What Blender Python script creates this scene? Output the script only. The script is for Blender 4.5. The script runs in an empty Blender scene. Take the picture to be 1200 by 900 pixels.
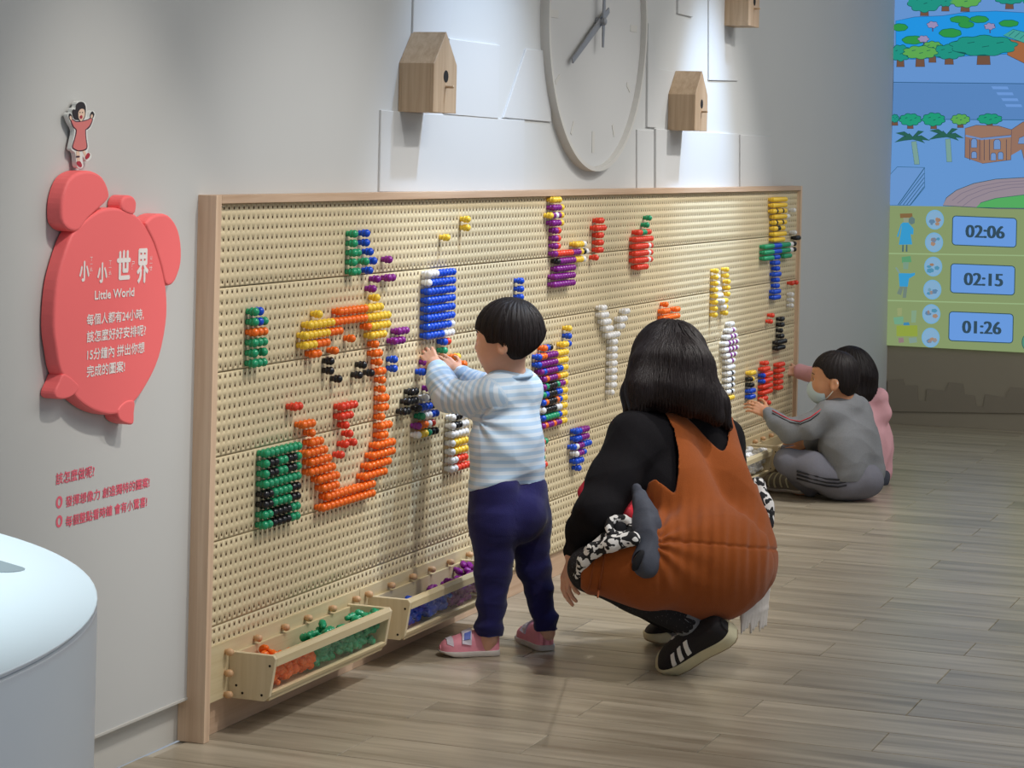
import bpy, bmesh, math, random
import numpy as np
from mathutils import Vector, Matrix

# ------------------------------------------------------------------ camera
SC = bpy.context.scene
COL = SC.collection
FPX, PPX, PPY, ROLL, CAMH, CAMY = 2770.0, 600.0, 181.0, 0.0235, 1.33, -2.561
YAW = math.atan(1073 / 2770.0)
cam_d = bpy.data.cameras.new('camera')
cam_d.sensor_width = 36.0
cam_d.sensor_fit = 'HORIZONTAL'
cam_d.lens = 36.0 * FPX / 1200.0
cam_d.shift_x = 0.0
cam_d.shift_y = -(450.0 - PPY) / 1200.0
cam_d.clip_start = 0.05
camera = bpy.data.objects.new('camera', cam_d)
COL.objects.link(camera)
_f = Vector((math.cos(YAW), math.sin(YAW), 0))
_r0 = Vector((math.sin(YAW), -math.cos(YAW), 0))
_u0 = Vector((0, 0, 1))
# the photograph leans a little clockwise: camera rolled counter-clockwise
_r = _r0 * math.cos(ROLL) + _u0 * math.sin(ROLL)
_u = _u0 * math.cos(ROLL) - _r0 * math.sin(ROLL)
_m = Matrix((_r, _u, -_f)).transposed().to_4x4()
_m.translation = Vector((0, CAMY, CAMH))
camera.matrix_world = _m
SC.camera = camera

# ------------------------------------------------------------------ world, lights, exposure
SC.view_settings.view_transform = 'Standard'
SC.view_settings.look = 'None'
SC.view_settings.exposure = 0.0
SC.view_settings.gamma = 1.0
SC.view_settings.use_curve_mapping = False
world = bpy.data.worlds.new('world')
SC.world = world
world.use_nodes = True
world.node_tree.nodes['Background'].inputs[0].default_value = (0.60, 0.68, 0.78, 1)
world.node_tree.nodes['Background'].inputs[1].default_value = 0.50


def spot(name, loc, target, energy, size_deg, blend, color, radius=0.05):
    d = bpy.data.lights.new(name, 'SPOT')
    d.energy = energy
    d.spot_size = math.radians(size_deg)
    d.spot_blend = blend
    d.color = color
    d.shadow_soft_size = radius
    o = bpy.data.objects.new(name, d)
    o.location = loc
    o.rotation_euler = (Vector(target) - Vector(loc)).to_track_quat('-Z', 'Y').to_euler()
    COL.objects.link(o)
    return o


def area(name, loc, target, energy, sx, sy, color):
    d = bpy.data.lights.new(name, 'AREA')
    d.shape = 'RECTANGLE'
    d.size, d.size_y = sx, sy
    d.energy = energy
    d.color = color
    o = bpy.data.objects.new(name, d)
    o.location = loc
    o.rotation_euler = (Vector(target) - Vector(loc)).to_track_quat('-Z', 'Y').to_euler()
    COL.objects.link(o)
    return o


WARM = (1.0, 0.93, 0.83)
NEUT = (1.0, 0.965, 0.92)
COOL = (0.50, 0.70, 1.0)
spot('track_spot', (3.95, -1.55, 3.05), (4.28, 0, 0.98), 125, 27, 1.0, WARM)
spot('track_spot', (5.10, -1.75, 3.05), (5.25, -0.15, 0.50), 130, 48, 0.8, NEUT)
spot('track_spot', (6.45, -1.75, 3.05), (6.40, -0.10, 0.62), 138, 47, 0.8, NEUT)
spot('track_spot', (8.65, -1.75, 3.05), (8.60, -0.05, 0.80), 165, 48, 0.8, NEUT)
spot('track_spot', (7.55, -1.75, 3.05), (7.50, -0.12, 0.55), 95, 46, 0.9, NEUT)  # extra spot, added to brighten the dim stretch between its neighbours
spot('wall_washer', (6.25, -0.95, 3.05), (6.25, 0.0, 1.12), 165, 44, 1.0, COOL)
spot('wall_washer', (8.60, -0.9, 3.05), (8.60, 0.0, 1.14), 290, 31, 1.0, COOL)
spot('table_spot', (1.6, -1.3, 3.05), (1.60, -1.0, 0.95), 270, 40, 0.8, (0.72, 0.92, 1.0))
area('added_fill_light', (7.2, -2.6, 3.1), (7.2, -2.4, 0), 88, 7.0, 1.6, (1.0, 0.97, 0.92))  # added soft fill for the whole room, not a real fixture
area('added_fill_light', (10.6, -2.3, 3.1), (10.6, -2.2, 0), 8, 2.4, 1.6, (0.96, 1.0, 0.95))  # second added fill, lifts the far wall and far floor


# ------------------------------------------------------------------ helpers
def ray(px, py):
    dx, dy = px - PPX, py - PPY
    u = dx * math.cos(ROLL) + dy * math.sin(ROLL)
    v = -dx * math.sin(ROLL) + dy * math.cos(ROLL)
    return Vector((FPX * math.cos(YAW) + u * math.sin(YAW), FPX * math.sin(YAW) - u * math.cos(YAW), -v))


def on_wall(px, py, Y=0.0):
    r = ray(px, py)
    t = (Y - CAMY) / r.y
    return Vector((r.x * t, Y, CAMH + r.z * t))


def on_back(px, py, X=12.0):
    r = ray(px, py)
    t = X / r.x
    return Vector((X, CAMY + r.y * t, CAMH + r.z * t))


def at(px, py, dep):
    """the world point seen at (px, py), dep metres away along the view axis"""
    r = ray(px, py)
    t = dep / FPX
    return Vector((r.x * t, CAMY + r.y * t, CAMH + r.z * t))


def to_px(P):
    """world points (n,3) -> pixels (n,2) and depth"""
    P = np.asarray(P, dtype=np.float64)
    X, Y, Z = P[:, 0], P[:, 1] - CAMY, P[:, 2]
    dep = X * math.cos(YAW) + Y * math.sin(YAW)
    u = FPX * (X * math.sin(YAW) - Y * math.cos(YAW)) / dep
    v = FPX * (CAMH - Z) / dep
    return PPX + u * math.cos(ROLL) - v * math.sin(ROLL), PPY + u * math.sin(ROLL) + v * math.cos(ROLL), dep


def lin(c):
    c = c / 255.0
    return c / 12.92 if c <= 0.04045 else ((c + 0.055) / 1.055) ** 2.4


def rgb(r, g, b):
    return (lin(r), lin(g), lin(b), 1.0)


MATS = {}


def new_mat(name):
    m = bpy.data.materials.new(name)
    m.use_nodes = True
    MATS[name] = m
    return m, m.node_tree, m.node_tree.nodes['Principled BSDF']


def plain(name, col, rough=0.5, spec=0.5, noise=0.0, nscale=20.0, bump=0.0, bscale=80.0, coat=0.0, sss=0.0, sheen=0.0, metal=0.0, trans=0.0, stretch=(1, 1, 1)):
    m, nt, b = new_mat(name)
    b.inputs['Base Color'].default_value = rgb(*col)
    b.inputs['Roughness'].default_value = rough
    b.inputs['Specular IOR Level'].default_value = spec
    b.inputs['Metallic'].default_value = metal
    b.inputs['Coat Weight'].default_value = coat
    b.inputs['Coat Roughness'].default_value = 0.08
    if trans:
        b.inputs['Transmission Weight'].default_value = trans
        b.inputs['IOR'].default_value = 1.2
    if sss:
        b.inputs['Subsurface Weight'].default_value = sss
        b.inputs['Subsurface Radius'].default_value = (0.012, 0.005, 0.003)
        b.inputs['Subsurface Scale'].default_value = 0.6
    if sheen:
        b.inputs['Sheen Weight'].default_value = sheen
        b.inputs['Sheen Roughness'].default_value = 0.5
    tc = nt.nodes.new('ShaderNodeTexCoord')
    mp = nt.nodes.new('ShaderNodeMapping')
    mp.inputs['Scale'].default_value = stretch
    nt.links.new(tc.outputs['Object'], mp.inputs['Vector'])
    if noise:
        n = nt.nodes.new('ShaderNodeTexNoise')
        n.inputs['Scale'].default_value = nscale
        n.inputs['Detail'].default_value = 5
        nt.links.new(mp.outputs[0], n.inputs['Vector'])
        mx = nt.nodes.new('ShaderNodeMix')
        mx.data_type = 'RGBA'
        c = rgb(*col)
        mx.inputs[6].default_value = tuple(max(0, x * (1 - noise)) for x in c[:3]) + (1,)
        mx.inputs[7].default_value = tuple(min(1, x * (1 + noise)) for x in c[:3]) + (1,)
        nt.links.new(n.outputs['Fac'], mx.inputs[0])
        nt.links.new(mx.outputs[2], b.inputs['Base Color'])
    if bump:
        n2 = nt.nodes.new('ShaderNodeTexNoise')
        n2.inputs['Scale'].default_value = bscale
        n2.inputs['Detail'].default_value = 4
        nt.links.new(mp.outputs[0], n2.inputs['Vector'])
        bp = nt.nodes.new('ShaderNodeBump')
        bp.inputs['Strength'].default_value = bump
        bp.inputs['Distance'].default_value = 0.004
        nt.links.new(n2.outputs['Fac'], bp.inputs['Height'])
        nt.links.new(bp.outputs[0], b.inputs['Normal'])
    return m


def wood(name, light, dark, stretch, scale=6.0, rough=0.45, per_object=0.0):
    """fine straight grain; stretch squeezes the noise along the grain"""
    m, nt, b = new_mat(name)
    tc = nt.nodes.new('ShaderNodeTexCoord')
    mp = nt.nodes.new('ShaderNodeMapping')
    mp.inputs['Scale'].default_value = stretch
    nt.links.new(tc.outputs['Object'], mp.inputs['Vector'])
    src = mp.outputs[0]
    if per_object:
        oi = nt.nodes.new('ShaderNodeObjectInfo')
        ad = nt.nodes.new('ShaderNodeVectorMath')
        ad.operation = 'ADD'
        sc = nt.nodes.new('ShaderNodeMath')
        sc.operation = 'MULTIPLY'
        sc.inputs[1].default_value = 57.0
        nt.links.new(oi.outputs['Random'], sc.inputs[0])
        nt.links.new(mp.outputs[0], ad.inputs[0])
        nt.links.new(sc.outputs[0], ad.inputs[1])
        src = ad.outputs[0]
    n = nt.nodes.new('ShaderNodeTexNoise')
    n.inputs['Scale'].default_value = scale
    n.inputs['Detail'].default_value = 7
    n.inputs['Roughness'].default_value = 0.62
    n.inputs['Distortion'].default_value = 0.35
    nt.links.new(src, n.inputs['Vector'])
    rp = nt.nodes.new('ShaderNodeValToRGB')
    rp.color_ramp.elements[0].position = 0.33
    rp.color_ramp.elements[0].color = rgb(*dark)
    rp.color_ramp.elements[1].position = 0.64
    rp.color_ramp.elements[1].color = rgb(*light)
    nt.links.new(n.outputs['Fac'], rp.inputs[0])
    out = rp.outputs[0]
    if per_object:
        mr = nt.nodes.new('ShaderNodeMapRange')
        mr.inputs[3].default_value = 1 - per_object
        mr.inputs[4].default_value = 1 + per_object
        nt.links.new(oi.outputs['Random'], mr.inputs[0])
        mu = nt.nodes.new('ShaderNodeMix')
        mu.data_type = 'RGBA'
        mu.blend_type = 'MULTIPLY'
        mu.inputs[0].default_value = 1.0
        nt.links.new(rp.outputs[0], mu.inputs[6])
        nt.links.new(mr.outputs[0], mu.inputs[7])
        out = mu.outputs[2]
    nt.links.new(out, b.inputs['Base Color'])
    b.inputs['Roughness'].default_value = rough
    return m


def glow(name, col, strength=1.0):
    m = bpy.data.materials.new(name)
    m.use_nodes = True
    nt = m.node_tree
    nt.nodes.clear()
    o = nt.nodes.new('ShaderNodeOutputMaterial')
    e = nt.nodes.new('ShaderNodeEmission')
    e.inputs[0].default_value = rgb(*col)
    e.inputs[1].default_value = strength
    nt.links.new(e.outputs[0], o.inputs[0])
    MATS[name] = m
    return m


def setp(o, label=None, cat=None, group=None, kind=None):
    if label: o['label'] = label
    if cat: o['category'] = cat
    if group: o['group'] = group
    if kind: o['kind'] = kind
    return o


def link(name, me, mat=None, parent=None, loc=None):
    o = bpy.data.objects.new(name, me)
    COL.objects.link(o)
    if mat is not None and me is not None and not me.materials:
        me.materials.append(mat)
    if parent is not None: o.parent = parent
    if loc is not None: o.location = loc
    return o


def empty(name, loc=(0, 0, 0)):
    o = bpy.data.objects.new(name, None)
    o.empty_display_size = 0.05
    COL.objects.link(o)
    o.location = loc
    return o


def mesh_from(verts, faces, name='mesh', smooth=False):
    me = bpy.data.meshes.new(name)
    me.from_pydata([tuple(v) for v in verts], [], [tuple(f) for f in faces])
    if smooth:
        me.polygons.foreach_set('use_smooth', [True] * len(me.polygons))
    me.update()
    return me


def bm_mesh(bm, name='mesh', smooth=False):
    me = bpy.data.meshes.new(name)
    bmesh.ops.recalc_face_normals(bm, faces=bm.faces)
    bm.to_mesh(me)
    bm.free()
    if smooth:
        me.polygons.foreach_set('use_smooth', [True] * len(me.polygons))
    return me


def box_bm(bm, lo, hi, bevel=0.0):
    r = bmesh.ops.create_cube(bm, size=1.0)
    vs = r['verts']
    for v in vs:
        v.co = Vector([(lo[i] + hi[i]) / 2 + v.co[i] * (hi[i] - lo[i]) for i in range(3)])
    if bevel:
        es = list({e for v in vs for e in v.link_edges})
        bmesh.ops.bevel(bm, geom=es, offset=bevel, segments=2, affect='EDGES', profile=0.6)


def box(name, lo, hi, mat, parent=None, bevel=0.0, loc=None):
    bm = bmesh.new()
    box_bm(bm, lo, hi, bevel)
    return link(name, bm_mesh(bm), mat, parent, loc)


def slab(pts, thick_vec, bevel=0.0, segs=2):
    """planar outline (Vectors) extruded by thick_vec; the outline face is the front"""
    bm = bmesh.new()
    vs = [bm.verts.new(p) for p in pts]
    f = bm.faces.new(vs)
    r = bmesh.ops.extrude_face_region(bm, geom=[f])
    nv = [g for g in r['geom'] if isinstance(g, bmesh.types.BMVert)]
    bmesh.ops.translate(bm, verts=nv, vec=thick_vec)
    bmesh.ops.recalc_face_normals(bm, faces=bm.faces)
    if bevel:
        es = [e for e in bm.edges if e.verts[0] in vs and e.verts[1] in vs]
        bmesh.ops.bevel(bm, geom=es, offset=bevel, segments=segs, affect='EDGES', profile=0.5)
    bmesh.ops.triangulate(bm, faces=[f for f in bm.faces if len(f.verts) > 4])
    return bm_mesh(bm)


def smooth_closed(pts, n=4):
    """closed Catmull-Rom through 2-D points"""
    out = []
    k = len(pts)
    for i in range(k):
        p0, p1, p2, p3 = (np.array(pts[(i + j - 1) % k], float) for j in range(4))
        for s in range(n):
            t = s / n
            out.append(tuple(0.5 * (2 * p1 + (p2 - p0) * t + (2 * p0 - 5 * p1 + 4 * p2 - p3) * t * t + (3 * p1 - p0 - 3 * p2 + p3) * t ** 3)))
    return out


def lathe(profile, n=14, axis='y'):
    """profile: (distance along -Y, radius) -> mesh, axis -Y through the origin"""
    vs, fs = [], []
    for a, r in profile:
        for k in range(n):
            t = 2 * math.pi * k / n
            vs.append((r * math.cos(t), -a, r * math.sin(t)))
    m = len(profile)
    for i in range(m - 1):
        for k in range(n):
            k2 = (k + 1) % n
            fs.append((i * n + k, i * n + k2, (i + 1) * n + k2, (i + 1) * n + k))
    fs.append(tuple(range(n))[::-1])
    fs.append(tuple((m - 1) * n + k for k in range(n)))
    return vs, fs


def tube(points, radius, n=8, closed=False):
    """swept circle along points (Vectors); radius a number or a list"""
    pts = [Vector(p) for p in points]
    m = len(pts)
    vs, fs = [], []
    up = Vector((0, 0, 1))
    prev = None
    for i, p in enumerate(pts):
        d = (pts[(i + 1) % m] - pts[i - 1]) if closed else (pts[min(i + 1, m - 1)] - pts[max(i - 1, 0)])
        d.normalize()
        if prev is None:
            a = d.cross(up)
            if a.length < 1e-3: a = d.cross(Vector((1, 0, 0)))
        else:
            a = prev - d * prev.dot(d)
        a.normalize()
        prev = a
        b = d.cross(a)
        r = radius[i] if hasattr(radius, '__len__') else radius
        for k in range(n):
            t = 2 * math.pi * k / n
            vs.append(p + a * (r * math.cos(t)) + b * (r * math.sin(t)))
    for i in range(m if closed else m - 1):
        j = (i + 1) % m
        for k in range(n):
            k2 = (k + 1) % n
            fs.append((i * n + k, i * n + k2, j * n + k2, j * n + k))
    if not closed:
        fs.append(tuple(range(n))[::-1])
        fs.append(tuple((m - 1) * n + k for k in range(n)))
    return vs, fs


class Acc:
    """collects verts / faces for one mesh"""
    def __init__(self): self.v, self.f = [], []
    def add(self, vs, fs):
        o = len(self.v)
        self.v += [tuple(p) for p in vs]
        self.f += [tuple(i + o for i in f) for f in fs]
    def mesh(self, smooth=True): return mesh_from(self.v, self.f, smooth=smooth)


def text_mesh(body, extrude=0.0):
    c = bpy.data.curves.new('lettering', 'FONT')
    c.body = body
    c.size = 1.0
    c.extrude = extrude
    c.resolution_u = 3
    o = bpy.data.objects.new('lettering', c)
    COL.objects.link(o)
    bpy.context.view_layer.update()
    dg = bpy.context.evaluated_depsgraph_get()
    me = bpy.data.meshes.new_from_object(o.evaluated_get(dg))
    bpy.data.objects.remove(o)
    return me


def fit_text(body, P0, xdir, zdir, width, height, bold=0.0):
    """lettering mesh fitted to a width x height box whose lower-left corner is P0"""
    me = text_mesh(body)
    n = len(me.vertices)
    co = np.zeros(n * 3)
    me.vertices.foreach_get('co', co)
    co = co.reshape(-1, 3)
    lo, hi = co.min(0), co.max(0)
    s = (hi - lo)
    q = (co - lo) / np.where(s < 1e-6, 1, s)
    nrm = Vector(xdir).cross(Vector(zdir))
    w = np.array(P0)[None] + q[:, :1] * width * np.array(xdir)[None] + q[:, 1:2] * height * np.array(zdir)[None]
    me.vertices.foreach_set('co', w.ravel())
    me.materials.clear()
    me.update()
    return me

# each run of like pegs: row, first hole, how many, colour (0 orange 1 yellow 2 blue 3 green 4 purple 5 white 6 black 7 red)
PATTERNS = [
    ('the small green stack at far left', [(10, 5, 1, 3), (10, 6, 1, 2), (11, 5, 1, 3), (11, 6, 1, 2), (11, 7, 1, 3), (12, 5, 3, 0), (13, 5, 3, 3), (14, 5, 1, 3), (14, 7, 1, 3), (15, 5, 3, 3)]),
    ('the green and blue boot shape', [(3, 27, 1, 3), (3, 30, 1, 2), (4, 27, 1, 3), (4, 30, 1, 2), (5, 27, 2, 3), (5, 31, 1, 2), (6, 27, 1, 3), (6, 30, 1, 3), (6, 32, 1, 2), (6, 36, 1, 4), (7, 27, 2, 3), (7, 31, 1, 2), (8, 33, 1, 4), (8, 36, 2, 4), (9, 32, 1, 4), (10, 33, 1, 1)]),
    ('the three stray yellow pegs', [(2, 58, 1, 1), (3, 58, 1, 1), (4, 52, 1, 1)]),
    ('the big orange and yellow face outline', [(11, 19, 1, 1), (11, 24, 7, 0), (11, 31, 4, 1), (12, 17, 6, 1), (12, 23, 8, 0), (12, 31, 6, 1), (13, 16, 6, 1), (13, 22, 3, 0), (13, 31, 1, 0), (13, 32, 5, 1), (14, 16, 3, 1), (14, 19, 3, 0), (14, 27, 1, 0), (14, 32, 4, 1), (15, 18, 2, 0), (15, 23, 1, 0), (15, 33, 1, 0), (16, 33, 2, 0), (17, 34, 1, 0), (18, 34, 2, 0), (19, 35, 1, 0), (20, 35, 1, 0), (21, 35, 2, 0), (22, 16, 3, 0), (22, 35, 2, 0), (23, 18, 1, 0), (23, 35, 1, 0), (24, 18, 3, 0), (24, 35, 3, 0), (25, 17, 5, 0), (25, 35, 2, 0), (26, 18, 5, 0), (26, 34, 5, 0), (27, 18, 6, 0), (27, 33, 6, 0), (28, 20, 5, 0), (28, 32, 6, 0), (29, 21, 4, 0), (29, 31, 6, 0), (30, 22, 12, 0), (31, 21, 13, 0)]),
    ('the square green and black block', [(24, 8, 8, 3), (25, 8, 1, 3), (25, 9, 2, 6), (25, 11, 2, 3), (25, 13, 2, 6), (25, 15, 1, 3), (26, 8, 1, 3), (26, 9, 2, 6), (26, 11, 2, 3), (26, 13, 2, 6), (26, 15, 1, 3), (27, 8, 8, 3), (28, 8, 2, 6), (28, 10, 4, 3), (28, 14, 2, 6), (29, 8, 2, 6), (29, 10, 4, 3), (29, 14, 2, 6), (30, 8, 2, 3), (30, 10, 4, 6), (30, 14, 2, 3), (31, 8, 2, 3), (31, 10, 4, 6), (31, 14, 2, 3)]),
    ('the red nose inside the orange face', [(20, 14, 2, 7), (21, 25, 4, 7), (22, 25, 3, 7), (23, 26, 1, 7), (24, 27, 1, 7), (25, 26, 1, 7), (25, 28, 1, 7), (26, 25, 1, 7)]),
    ('the pair beside the orange face', [(14, 39, 3, 4), (15, 38, 3, 4), (17, 38, 1, 2), (18, 38, 1, 2)]),
    ('the black eyes of the orange face', [(16, 22, 1, 6), (17, 22, 1, 6), (17, 30, 1, 6), (18, 24, 1, 6), (18, 29, 1, 6), (18, 32, 1, 6)]),
    ('the tall blue rectangle', [(8, 47, 3, 5), (8, 50, 5, 2), (9, 47, 1, 5), (9, 48, 7, 2), (10, 47, 8, 2), (11, 47, 8, 2), (12, 47, 8, 2), (13, 47, 8, 2), (14, 47, 7, 2), (14, 54, 1, 5), (15, 47, 5, 2), (15, 52, 3, 5), (16, 52, 1, 2), (16, 53, 1, 7), (17, 52, 1, 3), (18, 47, 1, 4), (18, 55, 1, 0), (18, 56, 1, 1), (19, 46, 1, 2), (19, 58, 1, 0)]),
    ('the dark jumble left of the toddler', [(21, 43, 2, 6), (21, 48, 1, 4), (22, 42, 3, 6), (22, 47, 1, 5), (22, 48, 1, 6), (23, 41, 2, 6), (23, 45, 1, 6), (23, 46, 3, 2), (23, 49, 1, 6), (24, 46, 1, 3), (24, 47, 2, 5), (24, 49, 2, 2), (25, 45, 1, 4), (25, 46, 2, 0), (25, 48, 1, 5), (25, 49, 1, 7), (26, 45, 1, 5), (26, 46, 2, 1), (26, 48, 1, 3), (26, 49, 2, 6)]),
    ('the white striped block by the toddler', [(25, 55, 1, 5), (25, 56, 2, 6), (25, 58, 2, 5), (26, 55, 1, 5), (26, 56, 2, 6), (26, 58, 2, 5), (27, 55, 5, 5), (28, 55, 1, 5), (28, 56, 4, 1), (29, 55, 1, 5), (29, 56, 4, 1), (30, 55, 2, 5), (30, 57, 3, 7), (31, 55, 2, 5), (31, 57, 4, 7)]),
    ('the multicoloured block behind the toddler', [(17, 94, 1, 1), (18, 94, 1, 2), (19, 85, 1, 0), (19, 86, 1, 2), (19, 87, 1, 6), (19, 92, 2, 1), (19, 94, 1, 2), (20, 83, 1, 2), (20, 84, 2, 0), (20, 86, 4, 4), (20, 90, 4, 1), (21, 83, 1, 2), (21, 84, 6, 4), (21, 90, 4, 1), (22, 84, 1, 4), (22, 85, 1, 2), (22, 86, 4, 4), (22, 90, 2, 2), (22, 92, 2, 1), (23, 85, 1, 4), (23, 86, 1, 0), (23, 87, 3, 4), (23, 90, 1, 0), (23, 91, 3, 1), (24, 85, 1, 4), (24, 86, 1, 3), (24, 87, 3, 6), (24, 90, 1, 3), (24, 91, 2, 4), (24, 93, 1, 1), (25, 85, 1, 3), (25, 86, 1, 2), (25, 87, 3, 6), (25, 90, 2, 2), (25, 92, 2, 1), (26, 85, 1, 2), (26, 86, 1, 0), (26, 87, 3, 6), (26, 90, 1, 0), (26, 91, 1, 2), (26, 92, 2, 1), (27, 85, 1, 5), (27, 86, 4, 6), (27, 90, 2, 5), (27, 92, 2, 1), (28, 85, 1, 2), (28, 86, 5, 3), (28, 91, 1, 2), (28, 92, 2, 1), (29, 85, 1, 4), (29, 86, 1, 0), (29, 87, 2, 4), (29, 89, 1, 0), (29, 90, 2, 4), (29, 92, 2, 1)]),
    ('the blue cluster beside the woman', [(31, 98, 2, 2), (31, 100, 3, 4), (32, 98, 2, 2), (32, 100, 3, 4), (33, 97, 1, 2), (33, 98, 1, 5), (33, 99, 2, 4), (33, 101, 3, 2), (34, 98, 1, 5), (34, 99, 2, 4), (34, 101, 1, 2), (35, 98, 3, 2), (36, 99, 1, 2)]),
    ('the red bits behind the toddler', [(31, 85, 1, 7), (31, 86, 1, 3), (32, 85, 1, 7), (33, 84, 1, 7), (33, 85, 1, 3), (34, 86, 1, 7)]),
    ('the purple letter L shape', [(0, 87, 3, 1), (1, 87, 3, 4), (1, 90, 1, 1), (2, 86, 1, 1), (2, 87, 1, 4), (2, 88, 1, 5), (2, 89, 1, 4), (2, 90, 1, 1), (3, 87, 3, 4), (3, 90, 1, 1), (4, 88, 1, 4), (4, 89, 1, 7), (5, 88, 1, 4), (5, 89, 1, 7), (6, 88, 1, 4), (6, 89, 1, 7), (6, 96, 3, 1), (6, 99, 1, 5), (7, 88, 1, 4), (7, 89, 6, 7), (7, 95, 3, 4), (7, 98, 1, 1), (7, 99, 1, 6), (7, 100, 1, 5), (8, 89, 1, 6), (8, 90, 6, 4), (8, 96, 3, 1), (8, 99, 1, 5), (9, 89, 7, 4), (10, 88, 8, 4), (11, 88, 8, 4)]),
    ('the short red tower at top', [(3, 105, 2, 7), (4, 104, 4, 7), (5, 105, 2, 7), (6, 105, 2, 7), (7, 105, 2, 7), (8, 104, 1, 7)]),
    ('the red apple shape', [(3, 127, 1, 3), (4, 126, 1, 3), (5, 122, 2, 7), (5, 124, 2, 3), (5, 126, 2, 7), (6, 121, 8, 7), (7, 121, 6, 7), (7, 127, 1, 5), (7, 128, 1, 7), (8, 121, 6, 7), (8, 127, 1, 5), (8, 128, 1, 7), (9, 121, 6, 7), (9, 127, 1, 5), (9, 128, 1, 7), (10, 122, 5, 7)]),
    ('the blue column above the toddler', [(10, 76, 1, 2), (11, 76, 1, 2), (12, 76, 1, 2)]),
    ('the white letter Y', [(15, 107, 2, 5), (16, 107, 3, 5), (16, 117, 2, 5), (17, 108, 3, 5), (17, 115, 3, 5), (18, 109, 3, 5), (18, 115, 2, 5), (19, 110, 5, 5), (20, 112, 2, 5), (21, 112, 2, 5), (22, 112, 2, 5), (23, 112, 2, 5), (24, 112, 2, 5), (25, 112, 2, 5), (26, 112, 2, 5), (27, 112, 1, 5)]),
    ('the orange patch above the woman', [(16, 136, 1, 0), (17, 135, 3, 0), (17, 141, 2, 0), (18, 135, 8, 0)]),
    ('the yellow letter N', [(12, 162, 1, 1), (12, 168, 1, 1), (13, 162, 1, 1), (13, 163, 1, 5), (13, 168, 1, 1), (14, 162, 1, 1), (14, 163, 1, 5), (14, 169, 1, 1), (15, 162, 1, 1), (15, 163, 2, 5), (15, 169, 1, 1), (16, 162, 1, 1), (16, 163, 3, 5), (16, 169, 1, 1), (17, 162, 1, 1), (17, 166, 1, 5), (17, 167, 2, 1), (18, 162, 1, 1), (18, 167, 1, 5), (18, 168, 1, 1), (19, 162, 1, 1), (19, 168, 1, 1)]),
    ('the yellow headed figure', [(1, 196, 9, 1), (2, 196, 9, 1), (3, 196, 2, 1), (3, 198, 1, 6), (3, 199, 3, 1), (3, 202, 1, 6), (3, 203, 2, 1), (3, 210, 1, 5), (4, 197, 8, 1), (4, 205, 2, 5), (5, 197, 1, 1), (5, 198, 1, 6), (5, 199, 3, 1), (5, 202, 1, 6), (5, 203, 2, 1), (6, 197, 2, 1), (6, 199, 2, 6), (6, 201, 3, 1), (7, 197, 8, 1), (7, 211, 1, 5), (8, 197, 7, 1), (8, 212, 3, 6), (9, 191, 6, 3), (9, 197, 5, 2), (9, 202, 6, 3), (9, 208, 2, 5), (9, 211, 1, 6), (10, 191, 6, 3), (10, 197, 5, 2), (10, 202, 6, 3), (10, 208, 2, 5), (10, 211, 1, 6), (11, 191, 6, 3), (11, 198, 3, 2), (11, 204, 5, 3), (12, 198, 3, 2), (13, 199, 2, 2), (14, 198, 4, 2), (15, 199, 2, 2), (16, 199, 2, 2), (16, 210, 1, 7), (16, 213, 1, 7), (17, 198, 4, 2), (18, 198, 4, 2), (18, 210, 1, 5), (19, 210, 1, 5), (20, 210, 1, 5)]),
    ('the white and purple totem', [(21, 171, 2, 5), (22, 170, 2, 5), (22, 172, 1, 4), (22, 173, 1, 5), (23, 169, 2, 5), (23, 171, 1, 4), (23, 172, 1, 5), (23, 173, 1, 4), (23, 174, 1, 5), (24, 168, 2, 5), (24, 170, 1, 4), (24, 171, 1, 5), (24, 172, 1, 4), (24, 173, 1, 5), (24, 174, 1, 4), (24, 175, 1, 5), (25, 168, 2, 5), (25, 170, 1, 4), (25, 171, 1, 5), (25, 172, 1, 4), (25, 173, 1, 5), (25, 174, 1, 4), (25, 175, 1, 5), (26, 169, 2, 5), (26, 171, 1, 4), (26, 172, 1, 5), (26, 173, 1, 4), (26, 174, 1, 5), (27, 170, 2, 5), (27, 172, 1, 4), (27, 173, 1, 5), (28, 170, 4, 5), (29, 170, 2, 5), (29, 172, 1, 6), (29, 173, 1, 5), (30, 170, 2, 5), (30, 172, 1, 6), (30, 173, 1, 5), (31, 170, 2, 5), (31, 172, 1, 6), (31, 173, 1, 5), (32, 170, 2, 5), (32, 172, 1, 6), (32, 173, 1, 5), (33, 170, 4, 1)]),
    ('the yellow topped tower by the boy', [(30, 184, 3, 1), (31, 184, 1, 6), (31, 185, 1, 1), (32, 184, 2, 6), (33, 184, 3, 2), (34, 184, 3, 2)]),
    ('the red and black robot', [(21, 197, 1, 7), (22, 196, 1, 7), (22, 203, 2, 6), (23, 203, 2, 6), (24, 203, 1, 6), (25, 203, 2, 6), (26, 201, 6, 6), (27, 201, 5, 6), (29, 193, 2, 7), (30, 192, 4, 7), (30, 202, 4, 7), (31, 192, 1, 2), (31, 193, 5, 7), (31, 202, 4, 7), (32, 192, 1, 2), (32, 193, 5, 7), (32, 202, 3, 7), (33, 192, 6, 7), (33, 202, 3, 7), (34, 192, 6, 7), (34, 202, 3, 7), (35, 192, 3, 7), (36, 196, 1, 7)]),
]

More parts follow.
